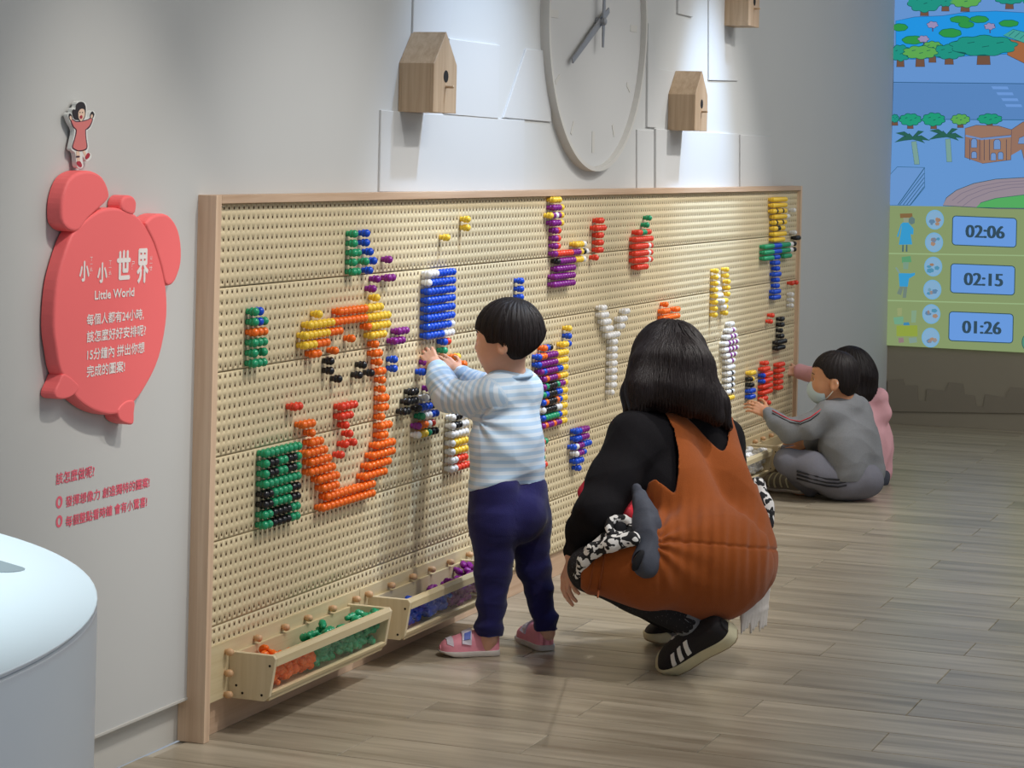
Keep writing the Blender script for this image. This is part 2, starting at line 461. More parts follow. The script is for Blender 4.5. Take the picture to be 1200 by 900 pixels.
# ------------------------------------------------------------------ materials
M_wall = plain('wall_paint', (198, 199, 198), 0.85, 0.25, noise=0.02, nscale=3)
M_wallw = plain('relief_board_paint', (199, 200, 200), 0.8, 0.25, noise=0.02, nscale=4)
M_skirt = plain('skirting_laminate', (198, 196, 190), 0.6)
M_back = plain('taupe_paint', (150, 142, 126), 0.85, 0.2, noise=0.04, nscale=4)
M_backdark = plain('taupe_silhouette_paint', (138, 130, 116), 0.85, 0.2)
M_ceil = plain('ceiling_paint', (150, 148, 145), 0.9)
M_grout = plain('floor_grout', (186, 178, 164), 0.8)
M_plank = wood('oak_look_tile', (182, 171, 152), (136, 125, 107), (13.0, 0.9, 13.0), 1.6, 0.30, per_object=0.10)
M_plank.node_tree.nodes['Principled BSDF'].inputs['Specular IOR Level'].default_value = 0.35
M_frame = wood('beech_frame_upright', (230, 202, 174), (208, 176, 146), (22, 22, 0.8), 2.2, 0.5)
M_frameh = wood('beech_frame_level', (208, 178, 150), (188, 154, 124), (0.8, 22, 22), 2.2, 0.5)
M_peg = plain('birch_pegboard', (217, 200, 163), 0.55, 0.4, noise=0.10, nscale=240, stretch=(1, 1, 1))
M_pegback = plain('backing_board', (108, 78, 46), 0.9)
M_bore = plain('hole_bore_shade', (104, 74, 44), 0.9)  # bore walls coloured dark, shade of the holes put into the paint
M_ply = wood('pale_plywood', (216, 200, 162), (200, 180, 138), (0.9, 20, 20), 2.0, 0.5)
M_plyv = wood('pale_plywood_end', (224, 208, 174), (210, 192, 154), (20, 20, 0.9), 2.0, 0.5)
M_dowel = plain('beech_dowel', (216, 174, 132), 0.45, 0.5, noise=0.08, nscale=60)
M_dark = plain('dark_metal', (40, 34, 30), 0.4, metal=0.6)
M_oakh = wood('oak_birdhouse', (196, 170, 140), (172, 144, 114), (18, 18, 0.7), 2.6, 0.55)
M_coral = plain('coral_lacquer', (254, 118, 120), 0.55, 0.35)
M_white_print = plain('white_print', (246, 238, 236), 0.6)
M_pink_print = plain('pink_print', (236, 104, 124), 0.6)
M_white = plain('white_laminate', (236, 238, 240), 0.35, 0.5)
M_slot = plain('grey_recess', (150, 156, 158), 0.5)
M_clockrim = plain('clock_paint', (202, 200, 195), 0.75)
M_clockface = plain('clock_face_paint', (200, 200, 199), 0.75)
M_hand = plain('grey_hand_paint', (138, 140, 145), 0.4)
M_acryl, _nt, _b = new_mat('clear_acrylic')
_t = _nt.nodes.new('ShaderNodeBsdfTransparent')
_g = _nt.nodes.new('ShaderNodeBsdfGlossy')
_g.inputs['Roughness'].default_value = 0.06
_mx = _nt.nodes.new('ShaderNodeMixShader')
_mx.inputs[0].default_value = 0.07
_nt.links.new(_t.outputs[0], _mx.inputs[1])
_nt.links.new(_g.outputs[0], _mx.inputs[2])
_nt.links.new(_mx.outputs[0], _nt.nodes['Material Output'].inputs[0])
M_hole = plain('hole_shade_black', (22, 18, 16), 0.9)

# ------------------------------------------------------------------ floor
PW, PL = 0.19, 0.7085
floor = box('floor', (-0.6, -4.2, -0.08), (12.05, 0.022, -0.004), M_grout)
floor['kind'] = 'structure'
_pm = {}
random.seed(4)
row = 0
x = 5.2905 - PW * 12
while x < 12.0:
    off = 0.0 if row % 2 == 0 else PL / 2
    y1 = -0.0 + off
    while y1 > -3.1:
        ya, yb = max(y1 - PL, -3.3), min(y1, 0.02)
        x1 = min(x + PW, 12.0)
        if yb - ya > 0.03 and x1 > x + 0.02:
            cx, cy = (x + x1) / 2, (ya + yb) / 2
            # leave out what the picture never shows
            ppx, ppy, dd = to_px([(x1, yb, 0), (x, ya, 0), (x1, ya, 0), (x, yb, 0)])
            if dd.min() > 0.5 and ppx.max() > -30 and ppx.min() < 1230 and ppy.min() < 930:
                key = (round(x1 - x, 3), round(yb - ya, 3))
                if key not in _pm:
                    bm = bmesh.new()
                    hx, hy = key[0] / 2 - 0.0011, key[1] / 2 - 0.0011
                    box_bm(bm, (-hx, -hy, -0.006), (hx, hy, 0.0))
                    es = [e for e in bm.edges if e.verts[0].co.z > -0.001 and e.verts[1].co.z > -0.001]
                    bmesh.ops.bevel(bm, geom=es, offset=0.0012, segments=1, affect='EDGES')
                    _pm[key] = bm_mesh(bm)
                p = link('plank', _pm[key], M_plank, floor, (cx, cy, random.uniform(-0.0004, 0.0)))
        y1 -= PL
    x += PW
    row += 1

# ------------------------------------------------------------------ walls, ceiling
wall = box('wall_left', (-0.6, 0.0, 0.10), (12.0, 0.12, 3.2), M_wall)
wall['kind'] = 'structure'
sk = box('baseboard_left', (-0.6, 0.022, 0.0), (12.0, 0.12, 0.10), M_skirt)
sk['kind'] = 'structure'
box('edge_strip', (-0.6, -0.003, 0.094), (4.676, 0.02, 0.1), M_skirt, wall, 0.001)
backw = box('wall_back', (12.0, -4.2, 0.0), (12.12, 0.12, 3.2), M_back)
backw['kind'] = 'structure'
ceil = box('ceiling', (-0.6, -4.2, 3.2), (12.05, 0.12, 3.3), M_ceil)
ceil['kind'] = 'structure'
# city silhouettes painted low on the far wall: thin boards
for poly in ([(1040, 446), (1058, 444), (1060, 452), (1075, 452), (1076, 470), (1085, 470), (1086, 456), (1108, 458), (1112, 448), (1128, 450), (1130, 462), (1142, 464), (1144, 476), (1152, 476), (1155, 462), (1178, 466), (1184, 454), (1240, 458), (1240, 485), (1040, 482)],):
    me = slab([on_back(a, b, 11.992) for a, b in poly], Vector((0.008, 0, 0)))
    o = link('skyline_panel', me, M_backdark, backw)

# shallow boards on the wall: a city of buildings in relief
RELIEF = [
    [(447, 129), (615, 141), (614, 225), (445, 225)],
    [(527, 45), (586, 53), (584, 139), (522, 134)],
    [(617, 57), (646, 60), (646, 143), (590, 138)],
    [(769, 151), (866, 157), (866, 225), (769, 225)],
    [(747, 152), (766, 153), (766, 225), (747, 225)],
    [(760, 27), (771, 80), (790, 84), (788, 92), (769, 150), (759, 149)],
    [(831, -30), (848, -30), (852, 30), (865, 95), (831, 94)],
    [(795, -30), (824, -30), (812, 20), (795, 16)],
    [(486, -30), (536, -30), (526, 46), (484, 42)],
    [(868, 158), (905, 160), (905, 225), (868, 225)],
]
for i, poly in enumerate(RELIEF):
    th = 0.006 if i % 2 == 0 else 0.008
    me = slab([on_wall(a, b, -th) for a, b in poly], Vector((0, th, 0)), 0.0015, 1)
    link('relief_panel', me, M_wallw, wall)

# ------------------------------------------------------------------ wall clock
CX, CZ = 7.315, 1.772
clock = empty('wall_clock', (CX, 0, CZ))
setp(clock, 'large white round wall clock in relief with grey hands above the pegboard', 'clock')


def ring_mesh(r0, r1, y0, y1, n=96):
    vs, fs = [], []
    for k in range(n):
        t = 2 * math.pi * k / n
        c, s = math.cos(t), math.sin(t)
        for r, y in ((r0, y0), (r0, y1), (r1, y1), (r1, y0)):
            vs.append((r * c, y, r * s))
    for k in range(n):
        a, b = k * 4, ((k + 1) % n) * 4
        for j in range(4):
            j2 = (j + 1) % 4
            fs.append((a + j, a + j2, b + j2, b + j))
    return mesh_from(vs, fs)


link('rim', ring_mesh(0.477, 0.491, 0.0, -0.030), M_clockrim, clock)
vs, fs = lathe([(0.0, 0.4765), (0.0105, 0.4765)], 96)
link('dial', mesh_from(vs, fs), M_clockface, clock)
for h in range(12):
    a = math.pi / 6 * h
    c, s = math.sin(a), math.cos(a)
    rad, tan = Vector((c, 0, s)), Vector((s, 0, -c))
    r0, r1, w = (0.36, 0.43, 0.012) if h % 3 == 0 else (0.385, 0.43, 0.007)
    pts = [rad * r0 - tan * w, rad * r0 + tan * w, rad * r1 + tan * w, rad * r1 - tan * w]
    me = slab([p + Vector((0, -0.0122, 0)) for p in pts], Vector((0, 0.0018, 0)))
    link('hour_mark', me, M_clockrim, clock)


def clock_hand(ang, length, tail, w0, w1, y):
    rad = Vector((math.sin(ang), 0, math.cos(ang)))
    tan = Vector((math.cos(ang), 0, -math.sin(ang)))
    pts = [rad * -tail - tan * w1, rad * -tail + tan * w1, tan * w0, rad * length + tan * w1, rad * length - tan * w1, tan * -w0]
    return slab([p + Vector((0, y, 0)) for p in pts], Vector((0, 0.004, 0)))


link('hour_hand', clock_hand(math.radians(242), 0.30, 0.09, 0.014, 0.009, -0.030), M_hand, clock)
link('minute_hand', clock_hand(math.radians(1), 0.36, 0.085, 0.011, 0.006, -0.040), M_hand, clock)
vs, fs = lathe([(0.010, 0.012), (0.044, 0.012), (0.047, 0.008)], 16)
link('hub', mesh_from(vs, fs), M_hand, clock)

# ------------------------------------------------------------------ birdhouses
def birdhouse(x0, z0, label):
    o = empty('birdhouse', (x0, 0, z0))
    setp(o, label, 'birdhouse', 'oak birdhouses on the wall')
    w, d, he, hr = 0.158, 0.102, 0.130, 0.217
    V = Vector
    front = [V((0, -d, 0)), V((w, -d, 0)), V((w, -d, he)), V((w / 2, -d, hr)), V((0, -d, he))]
    # walls as separate boards
    link('front_panel', slab(front, V((0, 0.010, 0)), 0.0008, 1), M_oakh, o)
    link('back_panel', slab([p + V((0, d - 0.001, 0)) for p in front], V((0, -0.008, 0))), M_oakh, o)
    box('side_panel', (0.0, -d + 0.0105, 0.0), (0.009, -0.0095, he), M_oakh, o)
    box('side_panel', (w - 0.009, -d + 0.0105, 0.0), (w, -0.0095, he), M_oakh, o)
    box('base_panel', (0.0095, -d + 0.0105, 0.0), (w - 0.0095, -0.0095, 0.009), M_oakh, o)
    for sx in (0, 1):
        a, b = (V((0, 0, he)), V((w / 2, 0, hr))) if sx == 0 else (V((w, 0, he)), V((w / 2, 0, hr)))
        pts = [a + V((0, -d + 0.0105, 0)), b + V((0, -d + 0.0105, 0)), b + V((0, -0.0095, 0)), a + V((0, -0.0095, 0))]
        n = V((0.006 if sx == 0 else -0.006, 0, -0.007))
        link('roof_panel', slab(pts, n), M_oakh, o)
    # entrance: a flat black disc painted for the shade inside the hole
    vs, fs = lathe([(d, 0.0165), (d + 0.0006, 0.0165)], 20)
    link('entrance_shade_disc', mesh_from([(p[0] + w * 0.52, p[1], p[2] + 0.098) for p in vs], fs), M_hole, o)
    vs, fs = lathe([(d, 0.004), (d + 0.022, 0.004), (d + 0.024, 0.002)], 10)
    link('perch', mesh_from([(p[0] + w * 0.52, p[1], p[2] + 0.070) for p in vs], fs), M_oakh, o)
    return o


birdhouse(5.762, 1.437, 'oak gabled birdhouse on the wall left of the white clock')
birdhouse(8.158, 1.431, 'oak gabled birdhouse low on the wall right of the white clock')
birdhouse(8.842, 1.850, 'oak gabled birdhouse highest on the wall, cut by the top edge')

# ------------------------------------------------------------------ pegboard
PITX, PX0, PITZ, PZ0, PFY = 0.02413, 4.743, 0.0239, 1.193, -0.030
BX0, BX1 = 4.702, 9.952
board = empty('pegboard', (BX0, 0, 0))
setp(board, 'long framed birch pegboard with rows of small holes along the white wall', 'pegboard')


def bpart(name, lo, hi, mat, bevel=0.001):
    return box(name, [lo[0] - BX0, lo[1], lo[2]], [hi[0] - BX0, hi[1], hi[2]], mat, board, bevel)


bpart('frame_post', (4.676, -0.046, 0.0), (4.702, 0.0215, 1.2235), M_frame)
bpart('frame_post', (9.952, -0.046, 0.0), (9.976, 0.0215, 1.2235), M_frame)
bpart('frame_rail', (4.7025, -0.046, 1.2045), (9.9515, -0.0005, 1.2235), M_frameh)
for a, b in ((4.7025, 5.52), (5.521, 6.62), (6.621, 8.25), (8.251, 9.9515)):
    bpart('kickboard', (a, -0.020, 0.0), (b, -0.002, 0.079), M_frameh)
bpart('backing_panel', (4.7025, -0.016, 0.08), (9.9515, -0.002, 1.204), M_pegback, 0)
NC = 216


def hole_panel(r0, r1, top, bottom):
    """perforated sheet with real holes: rows r0..r1 of NC holes, back open on to the backing board"""
    R, D = 0.0036, 0.013
    rows = list(range(r0, r1 + 1))
    xs = np.concatenate([[BX0 + 0.0005], PX0 + PITX * (np.arange(1, NC) - 0.5), [BX1 - 0.0005]])
    zs = np.array([top] + [PZ0 - PITZ * (r - 0.5) for r in rows[1:]] + [bottom])
    nr = len(rows)
    gx, gz = np.meshgrid(xs, zs)
    grid = np.stack([gx, np.full_like(gx, PFY), gz], -1).reshape(-1, 3)
    ng = len(grid)
    ang = np.arange(8) * math.pi / 4
    hc = np.stack(np.meshgrid(PX0 + PITX * np.arange(NC), np.array([PZ0 - PITZ * r for r in rows])), -1).reshape(-1, 2)
    ringx = hc[:, :1] + R * np.cos(ang)[None]
    ringz = hc[:, 1:] + R * np.sin(ang)[None]
    f = np.stack([ringx, np.full_like(ringx, PFY), ringz], -1).reshape(-1, 3)
    b = f + np.array([0, D, 0])
    V = np.concatenate([grid, f, b])
    nh = len(hc)
    I, J = np.meshgrid(np.arange(nr), np.arange(NC), indexing='ij')
    I, J = I.ravel(), J.ravel()
    w = NC + 1
    c00, c10 = I * w + J, I * w + J + 1            # top-left, top-right
    c01, c11 = (I + 1) * w + J, (I + 1) * w + J + 1  # bottom
    corners = [c10, c00, c01, c11]                 # at 45, 135, 225, 315 deg
    h = np.arange(nh)
    fr = lambda k: ng + h * 8 + (k % 8)
    bk = lambda k: ng + nh * 8 + h * 8 + (k % 8)
    tris, quads = [], []
    for i in range(4):
        m = 2 * i + 1
        ci, cn = corners[i], corners[(i + 1) % 4]
        tris += [np.stack([ci, fr(m), fr(m - 1)], 1), np.stack([ci, fr(m + 1), fr(m)], 1), np.stack([ci, cn, fr(m + 1)], 1)]
    for k in range(8):
        quads.append(np.stack([fr(k), fr(k + 1), bk(k + 1), bk(k)], 1))
    # lips along the long edges
    k = np.arange(NC)
    e0 = len(V)
    topv = grid.reshape(nr + 1, w, 3)[0] + np.array([0, D, 0])
    botv = grid.reshape(nr + 1, w, 3)[-1] + np.array([0, D, 0])
    V = np.concatenate([V, topv, botv])
    quads.append(np.stack([k, k + 1, e0 + k + 1, e0 + k], 1))
    g0 = nr * w
    quads.append(np.stack([g0 + k + 1, g0 + k, e0 + w + k, e0 + w + k + 1], 1))
    T, Q = np.concatenate(tris), np.concatenate(quads)
    V = V - np.array([BX0, 0, 0])
    me = bpy.data.meshes.new('panel')
    me.vertices.add(len(V))
    me.vertices.foreach_set('co', V.astype(np.float32).ravel())
    nl = len(T) * 3 + len(Q) * 4
    me.loops.add(nl)
    me.loops.foreach_set('vertex_index', np.concatenate([T.ravel(), Q.ravel()]).astype(np.int32))
    me.polygons.add(len(T) + len(Q))
    st = np.concatenate([np.arange(len(T)) * 3, len(T) * 3 + np.arange(len(Q)) * 4]).astype(np.int32)
    me.polygons.foreach_set('loop_start', st)
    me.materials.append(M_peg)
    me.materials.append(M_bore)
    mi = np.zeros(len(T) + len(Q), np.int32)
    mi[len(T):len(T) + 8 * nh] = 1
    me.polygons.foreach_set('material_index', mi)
    me.update(calc_edges=True)
    me.validate()
    return me


for p in range(6):
    r0, r1 = 8 * p, min(8 * p + 7, 46)
    top = 1.2040 if p == 0 else PZ0 - PITZ * (r0 - 0.5) - 0.0012
    bottom = 0.0805 if p == 5 else PZ0 - PITZ * (r1 + 0.5) + 0.0012
    link('hole_panel', hole_panel(r0, r1, top, bottom), M_peg, board)

# plywood strips under the holes where the bins hang
bpart('strip', (4.7025, -0.036, 0.080), (5.512, -0.0301, 0.2075), M_ply, 0.0008)
bpart('strip', (5.514, -0.036, 0.080), (6.272, -0.0301, 0.2075), M_ply, 0.0008)
bpart('strip', (8.45, -0.036, 0.080), (9.9515, -0.0301, 0.2075), M_ply, 0.0008)
vs, fs = lathe([(0.0, 0.006), (0.004, 0.0060), (0.006, 0.0082), (0.012, 0.0088), (0.017, 0.0076), (0.020, 0.0042)], 12)
dowel_me = mesh_from(vs, fs, smooth=True)
dowel_me.materials.append(M_dowel)
DOW = [(4.788, z) for z in (0.087, 0.136, 0.184)] + [(xx, 0.190) for xx in (4.929, 5.072, 5.196, 5.334, 5.474, 5.549, 5.692, 5.834, 5.962, 6.094, 6.234, 9.30, 9.42, 9.55, 8.6, 8.74, 8.88, 9.02)]
for xx, zz in DOW:
    link('dowel', dowel_me, M_dowel, board, (xx - BX0, -0.036, zz))

# ------------------------------------------------------------------ storage bins
COLR = {'o': ('orange', (255, 118, 34)), 'y': ('yellow', (250, 210, 66)), 'b': ('blue', (18, 80, 212)), 'g': ('green', (38, 160, 112)),
        'p': ('purple', (134, 32, 138)), 'w': ('white', (240, 240, 240)), 'k': ('black', (26, 26, 30)), 'r': ('red', (236, 70, 46))}
PEGM = {k: plain('plastic_' + v[0], v[1], 0.24, 0.5, noise=0.04, nscale=300) for k, v in COLR.items()}
PROFILE = [(0.000, 0.0060), (0.0012, 0.0071), (0.0082, 0.0071), (0.0096, 0.0062), (0.0114, 0.0094), (0.0134, 0.0103), (0.0153, 0.0098),
           (0.0166, 0.0078), (0.0184, 0.0091), (0.0212, 0.0103), (0.0242, 0.0102), (0.0278, 0.0084), (0.0304, 0.0054), (0.0317, 0.0020)]


def heap(name, parent_loc, x0, x1, cols, fill, label, seed, y0=-0.150, y1=-0.045, zb=0.094, n=None):
    """loose pegs lying in a bin: one pile per colour, real little pegs joined in one mesh"""
    rnd = random.Random(seed)
    prof = [PROFILE[i] for i in (0, 2, 3, 5, 7, 9, 11, 13)]
    vs, fs = lathe(prof, 8)
    vs = [Vector((p[0], p[1] + 0.0155, p[2])) for p in vs]
    A = Acc()
    n = n or int((x1 - x0) * 380 * fill / 0.05)
    for i in range(n):
        xx = rnd.uniform(x0 + 0.014, x1 - 0.014)
        top = zb + fill * (0.72 + 0.28 * math.sin(xx * 23 + seed)) + rnd.uniform(-0.004, 0.004)
        zz = zb + 0.009 + (top - zb) * (i / n)
        # the front leans in towards the floor of the bin
        yf = y0 + max(0.0, (0.165 - zz)) * 0.30 + 0.018
        yy = rnd.uniform(yf, y1 - 0.012) if i % 2 else rnd.uniform(yf, yf + 0.02)
        R = Matrix.Rotation(rnd.uniform(0, 6.28), 3, 'Z') @ Matrix.Rotation(rnd.uniform(-0.5, 0.5), 3, 'X')
        A.add([R @ p + Vector((xx, yy, zz)) for p in vs], fs)
    o = link('peg_heap', A.mesh(), PEGM[cols])
    setp(o, label, 'pegs', kind='stuff')
    return o


def storage_bin(x0, x1, label, near_depth=0.150):
    o = empty('storage_bin', (x0, -0.0362, 0.076))
    setp(o, label, 'bin', 'plywood bins along the foot of the pegboard')
    L = x1 - x0
    V = Vector
    # end outline in (y, z): back, top front, lower front
    prof = [(0.0, 0.0), (-0.092, -0.002), (-0.108, 0.012), (-0.124, 0.098), (-0.116, 0.108), (0.0, 0.108)]
    prof = [(0.0, 0.0), (-0.090, 0.0), (-0.104, 0.012), (-0.118, 0.098), (-0.112, 0.106), (0.0, 0.106)]
    for xx in (0.0, L - 0.011):
        e = link('end_panel', slab([V((xx, y, z)) for y, z in prof], V((0.011, 0, 0)), 0.0012, 1), M_plyv, o)
        out = xx if xx == 0 else xx + 0.011
        for (y, z) in ((-0.020, 0.030), (-0.036, 0.014), (-0.085, 0.014), (-0.104, 0.082)):
            vs, fs = lathe([(0.0, 0.0030), (0.0008, 0.0030)], 10)
            sgn = 1 if xx == 0 else -1
            link('screw', mesh_from([(out - sgn * (-p[1]), y + p[0], z + p[2]) for p in vs], fs), M_dark, e)
    box('back_panel', (0.0112, -0.008, 0.0), (L - 0.0112, -0.0002, 0.100), M_ply, o, 0.0008)
    box('bottom_panel', (0.0112, -0.098, 0.0), (L - 0.0112, -0.0085, 0.010), M_ply, o, 0.0008)
    rail = [(-0.106, 0.076), (-0.1165, 0.080), (-0.118, 0.098), (-0.112, 0.106), (-0.104, 0.106), (-0.100, 0.098)]
    link('front_rail', slab([V((0.0112, y, z)) for y, z in rail], V((L - 0.0224, 0, 0)), 0.0008, 1), M_ply, o)
    lip = [(-0.088, 0.0105), (-0.104, 0.012), (-0.1065, 0.019), (-0.098, 0.0215), (-0.088, 0.018)]
    link('front_lip', slab([V((0.0112, y, z)) for y, z in lip], V((L - 0.0224, 0, 0)), 0.0006, 1), M_ply, o)
    pane = [(-0.0995, 0.018), (-0.1018, 0.018), (-0.1108, 0.080), (-0.1085, 0.080)]
    link('front_pane', slab([V((0.0115, y, z)) for y, z in pane], V((L - 0.023, 0, 0))), M_acryl, o)
    return o


storage_bin(4.806, 5.452, 'plywood bin at the left end of the pegboard with orange and green pegs')
storage_bin(5.566, 6.200, 'plywood bin behind the toddler with blue and purple pegs')
storage_bin(8.50, 9.175, 'plywood bin behind the woman with white pegs')
storage_bin(9.262, 9.90, 'plywood bin beside the seated boy at the far end')
heap('peg_heap', None, 4.82, 5.09, 'o', 0.066, 'orange pegs heaped in the leftmost plywood bin', 1)
heap('peg_heap', None, 5.07, 5.44, 'g', 0.076, 'green pegs heaped in the leftmost plywood bin', 2)
heap('peg_heap', None, 5.58, 5.92, 'b', 0.060, 'blue pegs heaped in the plywood bin behind the toddler', 3)
heap('peg_heap', None, 5.90, 6.19, 'p', 0.078, 'purple pegs heaped in the plywood bin behind the toddler', 4)
heap('peg_heap', None, 8.85, 9.16, 'w', 0.088, 'white pegs heaped in the plywood bin behind the woman', 5)

# ------------------------------------------------------------------ pegs on the board
vs, fs = lathe(PROFILE, 14)
peg_base = mesh_from(vs, fs, smooth=True)
PEGMESH = {}
for k in COLR:
    me = peg_base.copy()
    me.materials.append(PEGM[k])
    PEGMESH[k] = me
ORD = ['first', 'second', 'third', 'fourth', 'fifth', 'sixth', 'seventh', 'eighth', 'ninth', 'tenth', 'eleventh', 'twelfth', 'thirteenth',
       'fourteenth', 'fifteenth', 'sixteenth', 'seventeenth', 'eighteenth', 'nineteenth', 'twentieth', 'twenty-first', 'twenty-second',
       'twenty-third', 'twenty-fourth', 'twenty-fifth']
HUES = 'oybgpwkr'
for pat, spec in PATTERNS:
    cells = []
    for r, c, n, k in spec:
        for i in range(n):
            cells.append((r, c + i, HUES[k]))
    rows = sorted({r for r, c, ch in cells})
    for r in rows:
        line = sorted(c for r2, c, ch in cells if r2 == r)
        for (r2, c, ch) in cells:
            if r2 != r: continue
            o = link(COLR[ch][0] + '_peg', PEGMESH[ch], None, None, (PX0 + PITX * c, PFY - 0.0002, PZ0 - PITZ * r))
            k = line.index(c)
            if len(line) == 1: where = 'alone'
            else: where = ORD[k] + ' from left'
            lab = COLR[ch][0] + ' peg ' + where + ' in ' + ORD[rows.index(r)] + ' row of ' + pat
            setp(o, lab, 'peg', COLR[ch][0] + ' pegs in ' + pat)

# ------------------------------------------------------------------ coral alarm clock sign
SY = -0.034
sign = empty('wall_sign', tuple(on_wall(130, 365, 0)))
setp(sign, 'coral red sign shaped like a twin-bell alarm clock with white lettering', 'sign')
S0 = on_wall(130, 365, 0)


def sign_part(name, pts, y_front, y_back, mat=None, bev=0.006):
    P = [on_wall(a, b, y_front) - S0 for a, b in pts]
    return link(name, slab(P, Vector((0, y_back - y_front, 0)), bev, 3), mat or M_coral, sign)


body_px = [(130, 243.5), (115, 247.5), (99, 259), (85, 275), (73, 308), (66, 340), (63.5, 383), (67, 413), (72, 436.7), (87, 463), (100, 475.5), (116.7, 484), (136.7, 486), (156.7, 473),
           (173, 450), (186.7, 420), (195, 380), (196, 348.5), (191.7, 317), (181.6, 282), (167, 259), (155.6, 249.5), (142, 244.5)]
sign_part('clock_body', smooth_closed(body_px, 3), SY, -0.004)
bell_l = [(83, 270.5), (74, 262), (72.5, 244.5), (75, 227), (82, 210), (93.5, 201.5), (108, 200.5), (121, 208), (128, 224), (127, 234), (116.6, 244.5), (104, 256), (93, 270)]
sign_part('bell', smooth_closed(bell_l, 3), SY - 0.003, -0.003)
bell_r = [(171.5, 265), (174.5, 257), (184.5, 251), (197.5, 252), (207.6, 265), (212.5, 285), (212.5, 308), (207.6, 325), (202, 333.5), (194.6, 333), (190, 314), (181, 285)]
sign_part('bell', smooth_closed(bell_r, 3), SY - 0.003, -0.003)
sign_part('top_knob', smooth_closed([(144, 247), (143, 237), (147, 230), (154, 229), (159, 233), (160.5, 241), (157, 252)], 3), SY - 0.002, -0.003)
sign_part('foot', smooth_closed([(76, 438), (70, 448), (65, 459), (66, 466), (74, 468), (83, 465.5), (92, 458), (92, 450)], 3), SY - 0.002, -0.003, bev=0.004)
sign_part('foot', smooth_closed([(139, 480), (140.5, 492), (150, 497), (156.7, 496.5), (157.5, 484), (158, 470), (148, 470)], 3), SY - 0.002, -0.003, bev=0.004)


def wall_text(name, body, a, b, h, y, mat, parent, origin, heavy=0):
    """lettering whose lower-left is seen at a and lower-right at b, h metres tall"""
    P0, P1 = on_wall(a[0], a[1], y), on_wall(b[0], b[1], y)
    xd = (P1 - P0)
    w = xd.length
    xd = Vector((1, 0, 0))
    P0 = Vector((P0.x, y, (P0.z + P1.z) / 2))
    me = fit_text(body, P0 - origin, xd, Vector((0, 0, 1)), w, h)
    o = link(name, me, mat, parent)
    if heavy:
        # a bolder weight: the same outline repeated with tiny offsets in one mesh
        bm = bmesh.new()
        for lay, (dx, dz) in enumerate(((0, 0), (heavy, 0), (-heavy, 0), (0, heavy), (0, -heavy))):
            n0 = len(bm.verts)
            bm.from_mesh(me)
            bm.verts.ensure_lookup_table()
            for v in bm.verts[n0:]:
                v.co.x += dx
                v.co.z += dz
                v.co.y -= lay * 0.00012
        bm.to_mesh(me)
        bm.free()
    return o


TY = SY - 0.0006
wt = lambda body, a, b, h, heavy=0: wall_text('lettering', body, a, b, h, TY, M_white_print, sign, S0, heavy)
wt('小', (93, 330), (104, 328), 0.039, 0.0016)
wt('小', (114, 331.5), (125, 329.5), 0.039, 0.0016)
wt('世', (137, 328), (152, 325.5), 0.058, 0.0022)
wt('界', (160.5, 332), (173, 330), 0.070, 0.0022)
for (px, py, s) in ((105, 321, 'ㄒㄧㄠˇ'), (127, 325, 'ㄒㄧㄠˇ'), (154, 316, 'ㄕˋ'), (175, 319, 'ㄐㄧㄝˋ')):
    wt('\n'.join(s), (px, py), (px + 3.4, py - 0.6), 0.0085 * len(s))
wt('Little World', (111, 351.5), (157, 346.5), 0.0175, 0.0007)
wt('每個人都有24小時,', (101.5, 384), (168, 372.5), 0.0235, 0.0005)
wt('該怎麼好好安排呢?', (101.5, 404), (170.5, 391), 0.0235, 0.0005)
wt('15分鐘內 拼出你想', (102, 424), (169, 412), 0.0235, 0.0005)
wt('完成的圖案!', (101.5, 444), (146, 434), 0.0235, 0.0005)

# pink lettering straight on the wall under the sign
note = empty('wall_lettering', tuple(on_wall(66, 615, 0)))
setp(note, 'three lines of pink lettering printed on the white wall below the coral sign', 'lettering')
N0 = on_wall(66, 615, 0)
wp = lambda body, a, b, h: wall_text('lettering', body, a, b, h, -0.0007, M_pink_print, note, N0, 0.0004)
wp('該怎麼做呢?', (65.5, 568), (110.5, 559), 0.024)
wp('發揮想像力 創造獨特的圖案!', (77, 592), (175, 573), 0.022)
wp('每個整點看時鐘 會有小驚喜!', (77, 615), (172, 596), 0.022)
for py in (588.5, 611):
    c = on_wall(69.5, py, -0.0007) - N0
    k = 18
    outer = [(c.x + 0.0125 * math.cos(t), c.y, c.z + 0.0125 * math.sin(t)) for t in np.linspace(0, 2 * math.pi, k, endpoint=False)]
    inner = [(c.x + 0.0052 * math.cos(t), c.y, c.z + 0.0075 * math.sin(t)) for t in np.linspace(0, 2 * math.pi, k, endpoint=False)]
    link('bullet_mark', mesh_from(outer + inner, [(i, (i + 1) % k, k + (i + 1) % k, k + i) for i in range(k)]), M_pink_print, note)

# ------------------------------------------------------------------ girl cutout above the sign
girl = empty('cutout', tuple(on_wall(93, 160, 0)))
setp(girl, 'small flat cutout of a cartoon girl with raised arms above the coral sign', 'cutout')
G0 = on_wall(93, 160, 0)
gz = lambda zx, zy: (75 + zx / 9.48, 110 + zy / 9.48)
M_cut = plain('cutout_white', (226, 228, 226), 0.5)
M_line = plain('print_outline', (74, 40, 58), 0.6)
M_hairp = plain('print_black_hair', (36, 30, 36), 0.6)
M_face = plain('print_skin', (232, 200, 178), 0.6)
M_dressp = plain('print_pink_dress', (214, 120, 118), 0.6)
M_shoep = plain('print_red_shoe', (170, 40, 60), 0.6)


def cut(name, pts, layer, mat, n=3):
    q = smooth_closed([gz(*p) for p in pts], n)
    y = -0.0165 - 0.0006 * layer
    P = [on_wall(a, b, y) - G0 for a, b in q]
    th = 0.010 if layer == 0 else 0.0005
    return link(name, slab(P, Vector((0, th, 0))), mat, girl)


